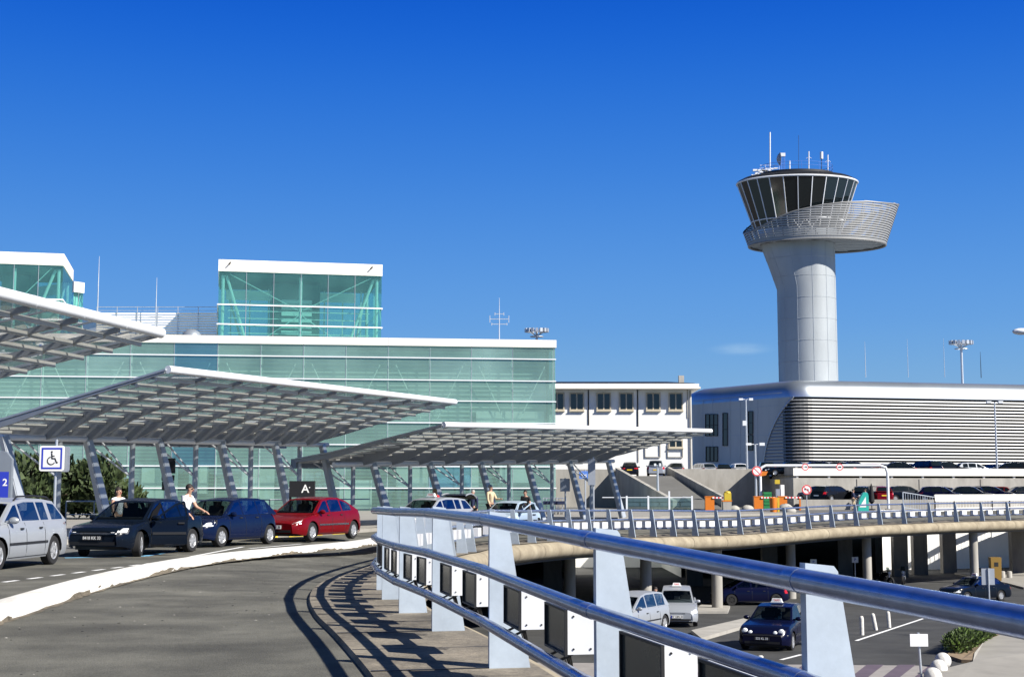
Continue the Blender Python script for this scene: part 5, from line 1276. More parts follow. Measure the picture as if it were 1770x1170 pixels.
mat('cloth_white', (.75, .76, .8), .8, var=.06); mat('cloth_black', (.012, .012, .014), .85); mat('cloth_navy', (.012, .02, .06), .85); mat('cloth_red', (.5, .02, .03), .85); mat('cloth_beige', (.5, .4, .26), .85); mat('cloth_blue', (.25, .38, .65), .85); mat('cloth_jeans', (.03, .05, .1), .85); mat('shoe', (.015, .012, .01), .6)
def person(label, loc, rz, h=1.75, lean=0.0, arms=((.1, .0), (.1, .0)), top='cloth_white', legs='cloth_black', hair='hair_dark', long_hair=False, step=.12, group=None, jacket=None, fingers=False, sleeve=.6):
    """arms: (swing forward, elbow bend) in radians for left, right"""
    k = h / 1.75; root = thing('person', label, 'person', loc, rz, group)
    def V3(x, y, z): return Vector((x, y, z)) * k
    sl = math.sin(lean); cl = math.cos(lean)
    def T(x, z): dz = z - .95; return (x * cl + dz * sl, .95 + dz * cl - x * sl)
    def U(x, y, z): a, b = T(x, z); return V3(a, y, b)
    N_ = {}
    N_['pelvis'] = (V3(0, 0, .95), (.14 * k, .11 * k)); N_['waist'] = (U(0, 0, 1.08), (.13 * k, .1 * k)); N_['chest'] = (U(.0, 0, 1.27), (.155 * k, .115 * k)); N_['collar'] = (U(0, 0, 1.42), (.1 * k, .08 * k))
    N_['neck'] = (U(.01, 0, 1.5), .055 * k); N_['head0'] = (U(.025, 0, 1.58), .07 * k); N_['head1'] = (U(.02, 0, 1.66), .088 * k); N_['head2'] = (U(.01, 0, 1.715), .055 * k)
    E = [('pelvis', 'waist'), ('waist', 'chest'), ('chest', 'collar'), ('collar', 'neck'), ('neck', 'head0'), ('head0', 'head1'), ('head1', 'head2')]
    for s, nm, (sw, el), fx in ((1, 'L', arms[0], step), (-1, 'R', arms[1], -step)):
        sh = Vector((0, s * .19, 1.41)); d1 = Vector((math.sin(sw), s * .12, -math.cos(sw))).normalized(); e = sh + d1 * .29; d2 = Vector((math.sin(sw + el), s * .02, -math.cos(sw + el))).normalized(); wv = e + d2 * .25; ha = wv + d2 * .09
        N_['sh' + nm] = (U(*sh), .062 * k); N_['el' + nm] = (U(*e), .042 * k); N_['wr' + nm] = (U(*wv), .028 * k); N_['ha' + nm] = (U(*ha), (.04 * k, .022 * k))
        E += [('collar', 'sh' + nm), ('sh' + nm, 'el' + nm), ('el' + nm, 'wr' + nm), ('wr' + nm, 'ha' + nm)]
        if fingers:
            sd_ = Vector((0, 1, 0)).cross(d2).normalized()
            for q, (oy, ln) in enumerate(((-.03, .07), (-.01, .085), (.012, .08), (.032, .06))):
                b0 = ha + Vector((0, oy, 0)); N_['f%d%s' % (q, nm)] = (U(*(b0 + d2 * ln * .5 + sd_ * .006)), .009 * k); N_['g%d%s' % (q, nm)] = (U(*(b0 + d2 * ln + sd_ * .02)), .008 * k)
                E += [('ha' + nm, 'f%d%s' % (q, nm)), ('f%d%s' % (q, nm), 'g%d%s' % (q, nm))]
            tb = wv + d2 * .03 + Vector((0, -s * .05, 0)) + sd_ * .02; N_['th' + nm] = (U(*tb), .01 * k); E.append(('wr' + nm, 'th' + nm))
        N_['hip' + nm] = (V3(0, s * .095, .88), .09 * k); N_['kn' + nm] = (V3(fx * .5 + .03, s * .1, .49), .058 * k); N_['an' + nm] = (V3(fx, s * .1, .1), .038 * k); N_['to' + nm] = (V3(fx + .15, s * .11, .035), (.04 * k, .028 * k))
        E += [('pelvis', 'hip' + nm), ('hip' + nm, 'kn' + nm), ('kn' + nm, 'an' + nm), ('an' + nm, 'to' + nm)]
    def link(name, me, mt):
        me.materials.clear(); me.materials.append(M[mt]); me.name = name; o = bpy.data.objects.new(name, me); COL.objects.link(o); o.parent = root; return o
    link('body', skin_mesh(N_, E, 'pelvis'), 'skin')
    def subset(keep, grow): return {n: (N_[n][0], tuple(v + grow for v in (N_[n][1] if isinstance(N_[n][1], tuple) else (N_[n][1],) * 2))) for n in keep}
    up_ = ['pelvis', 'waist', 'chest', 'collar'] + [a + b for b in 'LR' for a in ('sh', 'el')]; ks = subset(up_, .014 * k)
    for b in 'LR':
        s0, e0 = N_['sh' + b][0], N_['el' + b][0]; ks['el' + b] = (lerp(s0, e0, sleeve) if sleeve < 1 else e0, (.056 * k,) * 2)
        if sleeve > 1: ks['wr' + b] = (lerp(e0, N_['wr' + b][0], .9), (.04 * k,) * 2)
    es = [e for e in E if e[0] in ks and e[1] in ks]
    link('shirt', skin_mesh(ks, es, 'pelvis'), top)
    lo_ = ['pelvis'] + [a + b for b in 'LR' for a in ('hip', 'kn', 'an')]; kl = subset(lo_, .012 * k); link('trousers', skin_mesh(kl, [e for e in E if e[0] in kl and e[1] in kl], 'pelvis'), legs)
    for b in 'LR':
        a_ = N_['an' + b][0]; t_ = N_['to' + b][0]; m = MB(); m.ball(lerp(a_, t_, .55) + Vector((0, 0, -.01 * k)), .06 * k, 10, 6, 0, (2.1, .85, .75)); m.build('shoe', 'shoe', root, True)
    hc = N_['head1'][0]; m = MB(); m.ball(hc + Vector((-.034, 0, .026)) * k, .1 * k, 14, 10, 0, (1.0, .9, .95), lo=1.15 if not long_hair else .6); 
    if long_hair: m.ball(hc + Vector((-.06, 0, -.05)) * k, .1 * k, 10, 8, 0, (.7, .95, 1.3))
    m.build('hair', hair, root, True)
    m = MB(); m.ball(hc + Vector((.088, 0, -.03)) * k, .018 * k, 8, 6, 0, (1.1, .7, 1.2)); m.build('nose', 'skin', root, True)
    for s in (1, -1):
        m = MB(); m.ball(hc + Vector((.005, s * .088, -.02)) * k, .024 * k, 8, 6, 0, (.7, .4, 1.2)); m.build('ear', 'skin', root, True)
        m = MB(); m.ball(hc + Vector((.078, s * .033, .0)) * k, .011 * k, 8, 6); m.build('eye', 'hair_dark', root, True)
    m = MB(); m.box(hc + Vector((.082, 0, -.065)) * k, (.012 * k, .045 * k, .008 * k)); m.build('mouth', 'cloth_red', root)
    return root
o = person('man in white short-sleeved shirt standing behind the open door of the navy saloon', (-8.75, 37.3, 0), H(1, -.25), 1.78, lean=.22, arms=((.75, .6), (.2, .9)), top='cloth_white', legs='cloth_black', fingers=True)
m = MB(); hc = Vector((.13, 0, 1.64)); m.box((.25, 0, 1.66), (.015, .13, .028)); m.build('sunglasses', 'black', o)
person('woman with dark curly hair and white sleeveless top beyond the navy saloon', (wx(209, 38.4), 38.4, .0), H(.8, -.6), 1.68, arms=((.3, .8), (.2, .4)), top='cloth_white', long_hair=True, sleeve=.1)
person('person in red top leaning into the back of the taxi with raised tailgate', (-3.15, 60.8, 0), H(-.9, -.5), 1.72, lean=.35, arms=((.9, .3), (.8, .3)), top='cloth_red', legs='cloth_jeans', hair='hair_blond', long_hair=True)
person('man in dark jacket over a pale blue shirt behind the silver taxi', (wx(818, 62.5), 62.5, -.1), H(-.4, -1), 1.72, top='cloth_navy', legs='cloth_black', hair='hair_grey', sleeve=1.5)
person('grey-haired man in beige jacket between the taxi and the pale blue car', (wx(848, 63.5), 63.5, 0), H(.8, -.7), 1.85, arms=((.5, 1.1), (.2, .3)), top='cloth_beige', legs='cloth_black', hair='hair_grey', sleeve=1.5)
person('dark-haired driver stepping out at the open door of the pale blue hatchback', (wx(909, 63.9), 63.9, -.1), H(-.5, -1), 1.72, lean=.1, top='cloth_black', legs='cloth_jeans')
b = low(1143, 1086); person('man in white and navy bending beside the silver people carrier taxi below the viaduct', (b.x - .15, b.y + .4, b.z), H(-.3, -1), 1.75, lean=.3, arms=((.5, .6), (.4, .5)), top='cloth_white', legs='cloth_navy')
person('person in dark jacket and pale trousers standing at the ticket machine', (wx(1471, 117.5), 117.5, 0), H(.9, -.3), 1.72, arms=((.6, .8), (.3, .6)), top='cloth_navy', legs='cloth_beige', sleeve=1.5)
person('person in blue shirt on the right of the ticket machine', (wx(1492, 118.1), 118.1, 0), H(-.9, -.3), 1.75, arms=((.6, .9), (.3, .6)), top='cloth_blue', legs='cloth_black')

# ---------------------------------------------------------------- signs
def disc(m, c, r, n=20, y=0.0, mi=0, r0=0.0, depth=.03):
    c = Vector(c)
    if r0 <= 0: m.prism([c + Vector((r * math.cos(t), y, r * math.sin(t))) for t in [j / n * 2 * math.pi for j in range(n)]], (0, depth, 0), mi)
    else:
        for j in range(n):
            a, b = j / n * 2 * math.pi, (j + 1) / n * 2 * math.pi
            P = lambda q, t: c + Vector((q * math.cos(t), y, q * math.sin(t)))
            m.quad(P(r0, a), P(r0, b), P(r, b), P(r, a), mi)
def pole_sign(name, label, cat, x, Y, zb, ztop_, r=.035, mt='galv', group=None):
    t = thing(name, label, cat, (x, Y, zb), 0, group); m = MB(); m.tube([(0, 0, 0), (0, 0, ztop_ - zb)], r, 10); m.build('pole', mt, t); return t
# disabled parking sign
Y = 38.0; a, b = at(69, 770, Y), at(110, 814, Y); cx, cz = (a.x + b.x) / 2, (a.z + b.z) / 2
t = pole_sign('road_sign', 'blue-bordered white wheelchair parking sign on a pole above the silver estate car', 'road sign', cx + .08, Y + .12, .14, at(90, 759, Y).z)
m = MB(); rw = (b.x - a.x) / 2; rh = (a.z - b.z) / 2; zc = cz - .14
def rrect(w_, h_, rad, y, n=5):
    out = []
    for (sx, sz, a0) in ((1, -1, -90), (1, 1, 0), (-1, 1, 90), (-1, -1, 180)):
        for k in range(n):
            q = R(a0 + 90 * k / (n - 1)); out.append(Vector((sx * (w_ - rad) + rad * math.cos(q), y, sz * (h_ - rad) + rad * math.sin(q))))
    return out
off0 = Vector((-.08, -.12, zc))
m.prism([p + off0 for p in rrect(rw, rh, .06, 0)], (0, .03, 0)); pl = m.build('plate', 'sign_white', t)
m = MB(); m.prism([p + off0 + Vector((.12, .1, -.02)) for p in rrect(rw, rh, .06, 0)], (0, .02, 0)); m.build('rear_plate', 'sign_back', t)
m = MB()
for (x0, x1, z0, z1) in ((-.84, .84, .7, .84), (-.84, .84, -.84, -.7), (-.84, -.7, -.7, .7), (.7, .84, -.7, .7)):
    m.quad(*[off0 + Vector((x * rw, -.004, z * rh)) for x, z in ((x0, z0), (x1, z0), (x1, z1), (x0, z1))])
m.build('border', 'sign_blue', pl)
m = MB(); q = rh * .62
def S3(x, z): return off0 + Vector((x * q, -.008, z * q))
disc(m, S3(0.0, .82), q * .12, 14, 0, 0, 0, .002)
def strk(pts, w_):
    for p0, p1 in zip(pts, pts[1:]):
        d = Vector((p1[0] - p0[0], p1[1] - p0[1])); d.normalize(); n = Vector((-d.y, d.x)) * w_
        m.quad(S3(p0[0] - n.x, p0[1] - n.y), S3(p1[0] - n.x, p1[1] - n.y), S3(p1[0] + n.x, p1[1] + n.y), S3(p0[0] + n.x, p0[1] + n.y))
strk([(.0, .65), (.04, -.02)], .08); strk([(.02, .3), (.38, .3)], .055); strk([(.0, -.02), (.45, -.02)], .075); strk([(.42, 0), (.66, -.58)], .075); strk([(.6, -.58), (.82, -.5)], .06)
strk([(-.05 + .48 * math.cos(R(g)), -.3 + .48 * math.sin(R(g))) for g in range(100, 350, 18)], .06)
m.build('wheelchair_symbol', 'black', pl)
# blue information totem cut by the left edge
Y = 37.0; a, b = at(-22, 787, Y), at(16, 857, Y)
t = thing('information_totem', 'blue totem panel with a white 2 cut by the left edge of the photo', 'sign', ((a.x + b.x) / 2, Y, .14)); hw_ = (b.x - a.x) / 2; hz0, hz1 = .0, a.z - .14
m = MB(); m.prism([Vector((-hw_ * 1.1, 0, 0)), Vector((hw_ * 1.1, 0, 0)), Vector((hw_ * 1.1, 0, hz1 * .96)), Vector((hw_ * .6, 0, hz1 * 1.04)), Vector((-hw_ * 1.1, 0, hz1 * 1.08))], (0, .15, 0)); m.build('frame', 'steel_blue', t)
m = MB(); m.quad((-hw_, -.005, .2), (hw_ * .9, -.005, .2), (hw_ * .9, -.005, hz1 * .82), (-hw_, -.005, hz1 * .82)); m.build('panel', 'sign_blue', t)
text_mb('2', .26, (hw_ * .6, -.006, hz1 * .7), (1, 0, 0), (0, 0, 1), .004, .006).build('number', 'sign_white', t)
m = MB()
for (x0, x1, z0, z1) in ((.2, .8, .36, .38), (.2, .8, .5, .52), (.2, .24, .38, .5), (.76, .8, .38, .5)): m.quad(*[Vector((x * hw_, -.008, z * hz1)) for x, z in ((x0, z0), (x1, z0), (x1, z1), (x0, z1))])
m.build('pictogram', 'sign_white', t)
# hall sign A
Y = 51.5; a, b = at(501, 831, Y), at(544, 859, Y)
t = thing('direction_sign', 'black sign box lettered A standing behind the red car', 'sign', ((a.x + b.x) / 2, Y, .14)); ww = (b.x - a.x); zc = (a.z + b.z) / 2 - .14; hh = a.z - b.z
m = MB(); m.box((0, 0, zc), (ww, .25, hh)); m.build('box', 'black', t)
for s in (-1, 1): m = MB(); m.box((s * ww * .47, 0, (zc - hh / 2) / 2), (.08, .08, zc - hh / 2)); m.build('leg', 'trim_dark', t)
text_mb('A', .42, (ww * .14, -.127, zc), (1, 0, 0), (0, 0, 1), .003, .004).build('letter', 'sign_white', t)
disc(m := MB(), (ww * .31, -.13, zc + .06), .022, 10, 0, 0, 0, .002); m.build('dot', 'sign_white', t)
# sign backs under the canopies
def backs(label, px, Y, plates, ybase_z, ytop, group=None, mt='sign_back'):
    t = pole_sign('road_sign', label, 'road sign', wx(px, Y), Y, ybase_z, at(px, ytop, Y).z, .045)
    for (x0, y0, x1, y1) in plates:
        a, b = at(x0, y0, Y), at(x1, y1, Y); m = MB(); m.box(((a.x + b.x) / 2 - wx(px, Y), -.07, (a.z + b.z) / 2 - ybase_z), (b.x - a.x, .05, a.z - b.z)); m.build('plate', mt, t)
    return t
backs('cluster of dark sign backs on a pole under the largest canopy', 290, 50, [(280.5, 792, 289, 818), (291, 792, 303.5, 818), (280.5, 821, 302, 830.5), (281, 832, 301, 847)], .14, 790, mt='trim_dark')
backs('grey sign back with two bolts fixed beside a canopy column', 976.5, 74, [(968, 827, 985, 849)], .1, 826)
backs('tall stack of grey sign backs on a pole in front of the ramp', 1025, 69, [(1016, 793, 1029, 838)], -.4, 790)
t = backs('blue lodging sign with white bed symbol on a pole near the ramp', 1011, 84, [(1001, 814, 1017, 827)], .0, 812, mt='sign_blue_pale')
a = at(1009, 820, 84); m = MB()
for (dx, dz, sx, sz) in ((-.14, 0, .04, .3), (0, -.03, .3, .05), (.14, -.06, .04, .17), (-.07, .04, .1, .06)): m.box((a.x - wx(1011, 84) + dx, -.1, a.z + dz), (sx, .01, sz))
m.build('bed_symbol', 'sign_white', t)
# round prohibition signs
def round_sign(label, px, py, Y, r, kind, zb=0.0, pole=True, poley=None):
    c = at(px, py, Y)
    if pole: t = pole_sign('road_sign', label, 'road sign', c.x, Y, zb, c.z + r * 1.05, .04)
    else: t = thing('road_sign', label, 'road sign', (c.x, Y, zb))
    z = c.z - zb; m = MB(); disc(m, (0, -.1, z), r, 24, 0, 0, 0, .03); pl = m.build('plate', 'sign_white', t)
    m = MB(); disc(m, (0, -.104, z), r * .98, 24, 0, 0, r * .76)
    if kind == 'turn': m.bar((-r * .6, -.108, z + r * .6), (r * .6, -.108, z - r * .6), .004, r * .14, up=(1, 0, 1))
    m.build('rim', 'sign_red', pl)
    if kind == 'turn':
        m = MB(); m.bar((r * .3, -.106, z - r * .5), (r * .3, -.106, z + r * .05), r * .14, .004, up=(0, 1, 0)); m.bar((r * .36, -.106, z + r * .05), (-r * .35, -.106, z + r * .05), .004, r * .14); m.add([(-r * .6, -.106, z + r * .05), (-r * .28, -.106, z + r * .27), (-r * .28, -.106, z - r * .17)], [(0, 1, 2)]); m.build('arrow', 'black', pl)
    elif kind == 'height': text_mb('1.90', r * .62, (0, -.106, z), (1, 0, 0), (0, 0, 1), .003, .004).build('height_writing', 'black', pl)
    elif kind == 'lorry':
        m = MB(); m.box((r * .1, -.107, z), (r * .7, .004, r * .36)); m.box((-r * .4, -.107, z - r * .06), (r * .22, .004, r * .26)); m.build('lorry_symbol', 'black', pl)
    elif kind == 'enter':
        m = MB(); m.bar((-r * .6, -.108, z + r * .6), (r * .6, -.108, z - r * .6), .004, r * .14, up=(1, 0, 1)); m.build('bar', 'sign_red', pl)
    return t
round_sign('round no left turn sign on a thin pole in front of the black estate car', 1394, 846, 116, .41, 'turn')
round_sign('round red-rimmed height limit sign, left one hanging on the white gate', 1391.5, 807, 117.6, .3, 'height', 0, False)
round_sign('round red-rimmed lorry sign, right one hanging on the white gate', 1451, 807, 117.6, .3, 'lorry', 0, False)
t = round_sign('round red-rimmed prohibition sign on the lamp post beside the orange barrier', 1308, 814, 116.4, .42, 'enter', 0, False)
a = at(1322, 819, 116.4); m = MB(); m.prism([(a.x - t.location.x - .45, -.05, a.z + .22), (a.x - t.location.x + .25, -.05, a.z + .22), (a.x - t.location.x + .1, -.05, a.z - .1), (a.x - t.location.x - .4, -.05, a.z - .2)], (0, .06, 0)); m.build('flag', 'orange', t)
g = thing('height_gate', 'white tubular height gate spanning the car park entrance', 'height gate', (0, 0, 0)); Y = 117.8
x0, x1, zt = wx(1312, Y), wx(1531, Y), wz(804.5, Y); m = MB()
m.tube([(x0, Y, 0), (x0, Y, zt - .5), (x0 + .12, Y, zt - .15), (x0 + .5, Y, zt), (x1 - .6, Y, zt), (x1 - .15, Y, zt - .15), (x1, Y, zt - .6), (x1, Y, 0)], .12, 12); m.build('frame', 'steel_white', g, 60)
for x in (x0, x1): m = MB(); m.box((x, Y, .05), (.5, .5, .1)); m.build('foot', 'concrete_dark', g)
# street lamps
def street_lamp(label, px, ybase, ytop, Y, hw_px, group='street lamps of the car park', box=None):
    a = at(px, ybase, Y); b = at(px, ytop, Y); t = thing('street_lamp', label, 'street lamp', a, 0, group); h = b.z - a.z; hw_ = hw_px / F * Y
    m = MB(); m.tube([(0, 0, 0), (0, 0, h * .5), (0, 0, h)], [.11, .09, .07], 10); m.build('pole', 'galv', t)
    for s in (-1, 1):
        m = MB(); m.bar((s * .1, 0, h), (s * hw_ * .45, 0, h), .06, .06); m.box((s * hw_ * .72, 0, h), (hw_ * .56, .3, .24 if s > 0 else .2)); m.build('lamp_head', 'steel_white', t)
    if box: m = MB(); m.box((-.22, -.1, h * box), (.35, .35, .5)); m.build('junction_box', 'steel_white', t)
street_lamp('tall double-headed street lamp standing in front of the louvred building\'s side windows', 1291.5, 812, 690, 143, 12, box=.66)
street_lamp('shorter double-headed street lamp carrying the round sign by the orange barriers', 1307.5, 878, 767.5, 116.6, 16)
street_lamp('double-headed street lamp in front of the louvres at the right', 1723.5, 812, 695, 141, 14)
street_lamp('thin low lamp post with bracket standing before the ramp', 1137, 848, 803, 112, 6, group=None)
Y = 34; a = at(1753, 573, Y); t = thing('street_lamp', 'white street lamp head reaching in at the right edge of the sky', 'street lamp', (a.x + 2.2, Y, zlow(Y)))
m = MB(); hz_ = a.z - zlow(Y); m.tube([(0, 0, 0), (0, 0, hz_ - .6), (-.3, 0, hz_ - .15), (-1.0, 0, hz_ - .05), (-1.7, 0, hz_)], [.1, .07, .06, .05, .04], 10); m.build('pole', 'galv', t, True)
m = MB(); m.ball((-2.02, 0, hz_), .2, 14, 8, 0, (1.15, .7, .42)); m.build('lamp_head', 'steel_white', t, True)

# ---------------------------------------------------------------- barriers, machines, bins, boulders
def place(px, Y): return wx(px, Y)
def barrier(label, px, Y, arm_px, post_px, grp='orange car park barriers'):
    t = thing('parking_barrier', label, 'barrier', (wx(px, Y), Y, 0), 0, grp)
    m = MB(); m.box((0, 0, .55), (.72, .5, 1.1)); m.box((0, 0, 1.13), (.76, .54, .08)); m.build('housing', 'orange', t)
    L_ = wx(arm_px, Y) - wx(px, Y); n = 9; m = MB()
    for k in range(n): m.bar((lerp(.2, L_, k / n), -.3, 1.05), (lerp(.2, L_, (k + 1) / n), -.3, 1.05), .06, .12, mi=k % 2)
    m.build('arm', ['sign_white', 'sign_red'], t)
    m = MB(); m.box((wx(post_px, Y) - wx(px, Y), -.3, .48), (.12, .12, .96)); m.build('arm_rest', 'orange', t)
barrier('orange barrier housing at the foot of the ramp with its red and white arm', 1224, 112.6, 1256, 1254)
barrier('orange barrier housing behind the lamp post with its arm toward the height gate', 1307.5, 113.6, 1335, 1333)
barrier('small orange barrier at the car park entry with a striped arm', 1349, 116, 1380, 1378)
t = thing('waste_bin', 'yellow topped recycling bin behind the grey litter bin', 'bin', (wx(1255, 112.4), 112.4, 0)); m = MB(); m.box((0, 0, 1.05), (.55, .5, .75)); m.lathe([(.28, 1.42), (.24, 1.55), (.0, 1.6)], (0, 0, 0), 16); m.build('lid', 'yellow', t); m = MB(); m.box((0, 0, .34), (.5, .45, .66)); m.build('bin_body', 'sign_white', t)
t = thing('waste_bin', 'grey litter bin with orange lid beside the left barrier arm', 'bin', (wx(1253.5, 109.5), 109.5, 0)); m = MB(); m.box((0, 0, .38), (.62, .6, .76), taper=1.1); m.build('bin_body', 'concrete', t); m = MB(); m.box((0, 0, .82), (.74, .7, .1)); m.build('lid', 'orange', t)
t = thing('waste_bin', 'orange cylindrical litter bin in front of the pay station', 'bin', (wx(1333.5, 106), 106, 0)); m = MB(); m.lathe([(.24, 0), (.3, 1.0), (.3, 1.05), (.2, 1.12), (0, 1.12)], (0, 0, 0), 20); m.build('bin_body', 'orange', t, 40); m = MB(); m.box((.38, .1, .55), (.16, .3, 1.1)); m.build('side_panel', 'yellow', t)
t = thing('pay_station', 'tall white and grey pay station cabinet between the two right barriers', 'pay station', (wx(1346, 117), 117, 0)); m = MB(); m.box((.15, 0, 1.05), (.3, .5, 2.1)); m.build('cabinet', 'sign_white', t); m = MB(); m.box((-.2, 0, 1.0), (.36, .42, 1.5)); m.build('screen_panel', 'sign_back', t); m = MB(); m.box((-.25, 0, 2.35), (.4, .3, .35)); m.build('top_light', 'yellow', t)
t = thing('waste_bin', 'green recycling container in front of the shaded deck wall', 'bin', (wx(1323, 121), 121, 0)); m = MB(); m.box((0, 0, .75), (.7, .6, 1.5)); m.build('bin_body', 'green_plastic', t)
for k in range(4): m = MB(); m.box((0, -.32, .45 + k * .3), (.62, .04, .12)); m.build('rib', 'green_plastic', t)
t = thing('ticket_machine', 'rounded teal ticket machine with a white triangle on its side', 'ticket machine', (wx(1487, 112), 112, 0)); m = MB()
pts = [(-.45, 0), (.42, 0), (.42, 1.2), (.36, 1.42), (.2, 1.5), (0, 1.42), (-.2, 1.1), (-.35, .7)]; m.prism([(x, -.25, z) for x, z in pts], (0, .5, 0)); m.build('housing', 'teal', t)
m = MB(); m.add([(-.33, -.256, .3), (.2, -.256, .3), (.2, -.256, 1.15)], [(0, 1, 2)]); m.build('triangle', 'sign_white', t)
for i, (px, Y, r, lb_) in enumerate(((1266, 111, .38, 'rounded stone boulder just right of the grey litter bin'), (1289, 110.4, .42, 'rounded stone boulder left of the lamp post foot'), (1354, 111.5, .5, 'largest rounded boulder below the pay station'), (1361, 101.5, .42, 'flat boulder nearest the far railing right of the orange bin'))):
    m = MB(); m.ball((0, 0, r * .35), r, 12, 8, 0, (1.2, 1, .8)); m.v = [(x + random.uniform(-.04, .04), y, z + random.uniform(-.04, .04)) for x, y, z in m.v]; o = m.build('boulder', 'concrete', None, True); o.location = (wx(px, Y), Y, 0); tag(o, lb_, 'boulder', 'boulders at the car park entrance')
# barrier panels along the cutting
def panel(label, a, b, z0, z1, white=True, grp='barrier panels along the cutting'):
    t = thing('barrier_panel', label, 'barrier panel', (a[0], a[1], 0), 0, grp); A, B = Vector((0, 0, 0)), Vector((b[0] - a[0], b[1] - a[1], 0)); d0 = b[2] if len(b) > 2 else 0
    m = MB(); m.bar(A + Vector((0, 0, z1)), B + Vector((0, 0, z1 + d0)), .06, .06); m.bar(A + Vector((0, 0, z0)), B + Vector((0, 0, z0 + d0)), .06, .06)
    for q in (0, 1): m.bar(lerp(A, B, q) + Vector((0, 0, 0)), lerp(A, B, q) + Vector((0, 0, z1 + d0 * q)), .08, .08)
    m.build('frame', 'fascia' if white else 'galv', t)
    n = 13; m = MB()
    for k in range(1, n): p = lerp(A, B, k / n); m.bar(p + Vector((0, 0, z0 + d0 * k / n)), p + Vector((0, 0, z1 + d0 * k / n)), .03, .03)
    m.build('bars', 'fascia' if white else 'galv', t)
    if white: m = MB(); m.prism([A + Vector((0, -.04, z0 + .55)), B + Vector((0, -.04, z0 + .55)), B + Vector((0, -.04, z1)), A + Vector((0, -.04, z1))], (0, -.02, 0)); m.build('board', 'fascia', t)
def railpt(px):
    i = min(range(N), key=lambda i: abs(885 + F * off(i, OW(i) + .15).x / off(i, OW(i) + .15).y - px) + (0 if EDGE[i].y > 80 else 1e4)); q = off(i, OW(i) + .15); return (q.x, q.y)
P0 = railpt(1560); P1 = railpt(1612)
panel('grey crowd barrier sloping down at the left end of the white barrier panels', P0, (P1[0], P1[1], -.4), .35, 1.5, False, None)
xs_ = [1612, 1648, 1698, 1744, 1790]; nm_ = ['first white barrier panel, next to the sloping grey crowd barrier', 'second white barrier panel from the sloping grey crowd barrier', 'third white barrier panel, right of the second', 'last white barrier panel at the right edge of the photo']
for k in range(4):
    panel(nm_[k], railpt(xs_[k]), railpt(xs_[k + 1]), .25, 1.28)
# folded parasol, luggage trolleys
t = thing('parasol', 'folded black parasol beside the people at the ticket machine', 'parasol', (wx(1502.5, 118.4), 118.4, 0)); m = MB(); m.lathe([(.06, .5), (.25, .7), (.2, 1.3), (.12, 1.9), (.03, 2.2), (0, 2.25)], (0, 0, 0), 12); m.build('canopy', 'cloth_black', t, True); m = MB(); m.tube([(0, 0, 0), (0, 0, .6)], .04, 8); m.lathe([(.3, 0), (.3, .08), (.0, .1)], (0, 0, 0), 16); m.build('pole', 'trim_dark', t)
def trolley(label, x, Y, z=.14):
    t = thing('luggage_trolley', label, 'luggage trolley', (x, Y, z), R(-95), 'nested luggage trolleys below the canopy')
    m = MB()
    for s in (-.28, .28): m.tube([(-.4, s, .15), (.45, s * .7, .15)], .02, 6); m.tube([(-.4, s, .15), (-.5, s, .95), (-.58, s, 1.0)], .02, 6)
    m.tube([(-.58, -.28, 1.0), (-.58, .28, 1.0)], .03, 8); m.tube([(-.45, -.28, .6), (-.45, .28, .6)], .015, 6); m.build('frame', 'galv', t)
    m = MB(); m.box((-.35, 0, .72), (.3, .5, .2)); m.build('basket', 'cloth_navy', t)
    for p in ((-.38, .26), (-.38, -.26), (.42, 0)): m = MB(); m.lathe([(.07, -.02), (.07, .02)], (p[0], p[1], .07), 12, 0, 'y'); m.build('wheel', 'tyre', t)
    return t
for i, (q, lb_) in enumerate(((0, 'luggage trolley at the left end of the nested row by the glass hall corner'), (1, 'second luggage trolley from the left end of the nested row'), (2, 'middle luggage trolley of the nested row'), (3, 'second luggage trolley from the right end of the nested row'), (4, 'luggage trolley at the right end of the nested row, nearest the grey sign back'))):
    trolley(lb_, wx(945 + q * 6, 88), 88 - .1 * q)

# ---------------------------------------------------------------- lower level furniture
def post_at(px, y0, y1, label, tilt=0, r=.085):
    b = low(px, y0); a = at(px, y1, b.y); t = thing('bollard', label, 'bollard', b, 0, 'white bollards on the lower road'); h = a.z - b.z; m = MB()
    m.lathe([(r, 0), (r, h * .86), (r * .8, h * .96), (r * .4, h), (0, h)], (0, 0, 0), 14); m.build('post', 'kerb_white', t, 50); t.rotation_euler = (0, R(tilt), 0)
post_at(1490, 1097, 1064, 'white bollard standing nearest the railing post on the lower road'); post_at(1514, 1088.6, 1059, 'white bollard leaning left in the middle of three', -10); post_at(1537, 1084, 1056, 'white bollard at the far right of three on the lower road', -3); post_at(1315, 1148, 1132, 'white bollard seen between the railing pipes near the crossing')
for (px, py, lb_) in ((1630, 1152, 'white stone ball farthest along the pavement edge, by the hedge'), (1623, 1165, 'white stone ball in the middle of three on the pavement edge'), (1613, 1180, 'white stone ball cut by the bottom of the photo')):
    b = low(px, py); m = MB(); m.ball((0, 0, .16), .25, 18, 12); o = m.build('stone_ball', 'kerb_white', None, True); o.location = b + Vector((0, 0, .02)); tag(o, lb_, 'stone ball', 'stone balls edging the lower pavement')
b = low(1593, 1178); a = at(1587, 1096, b.y); t = thing('road_sign', 'back of a small white rectangular sign on a grey pole above the crossing', 'road sign', b); m = MB(); m.tube([(0, 0, 0), (a.x - b.x, 0, a.z - b.z + .05)], .035, 10); m.build('pole', 'galv', t)
m = MB(); m.box((a.x - b.x, -.06, a.z - b.z - .15), (.5, .03, .34)); m.build('plate', 'sign_white', t)
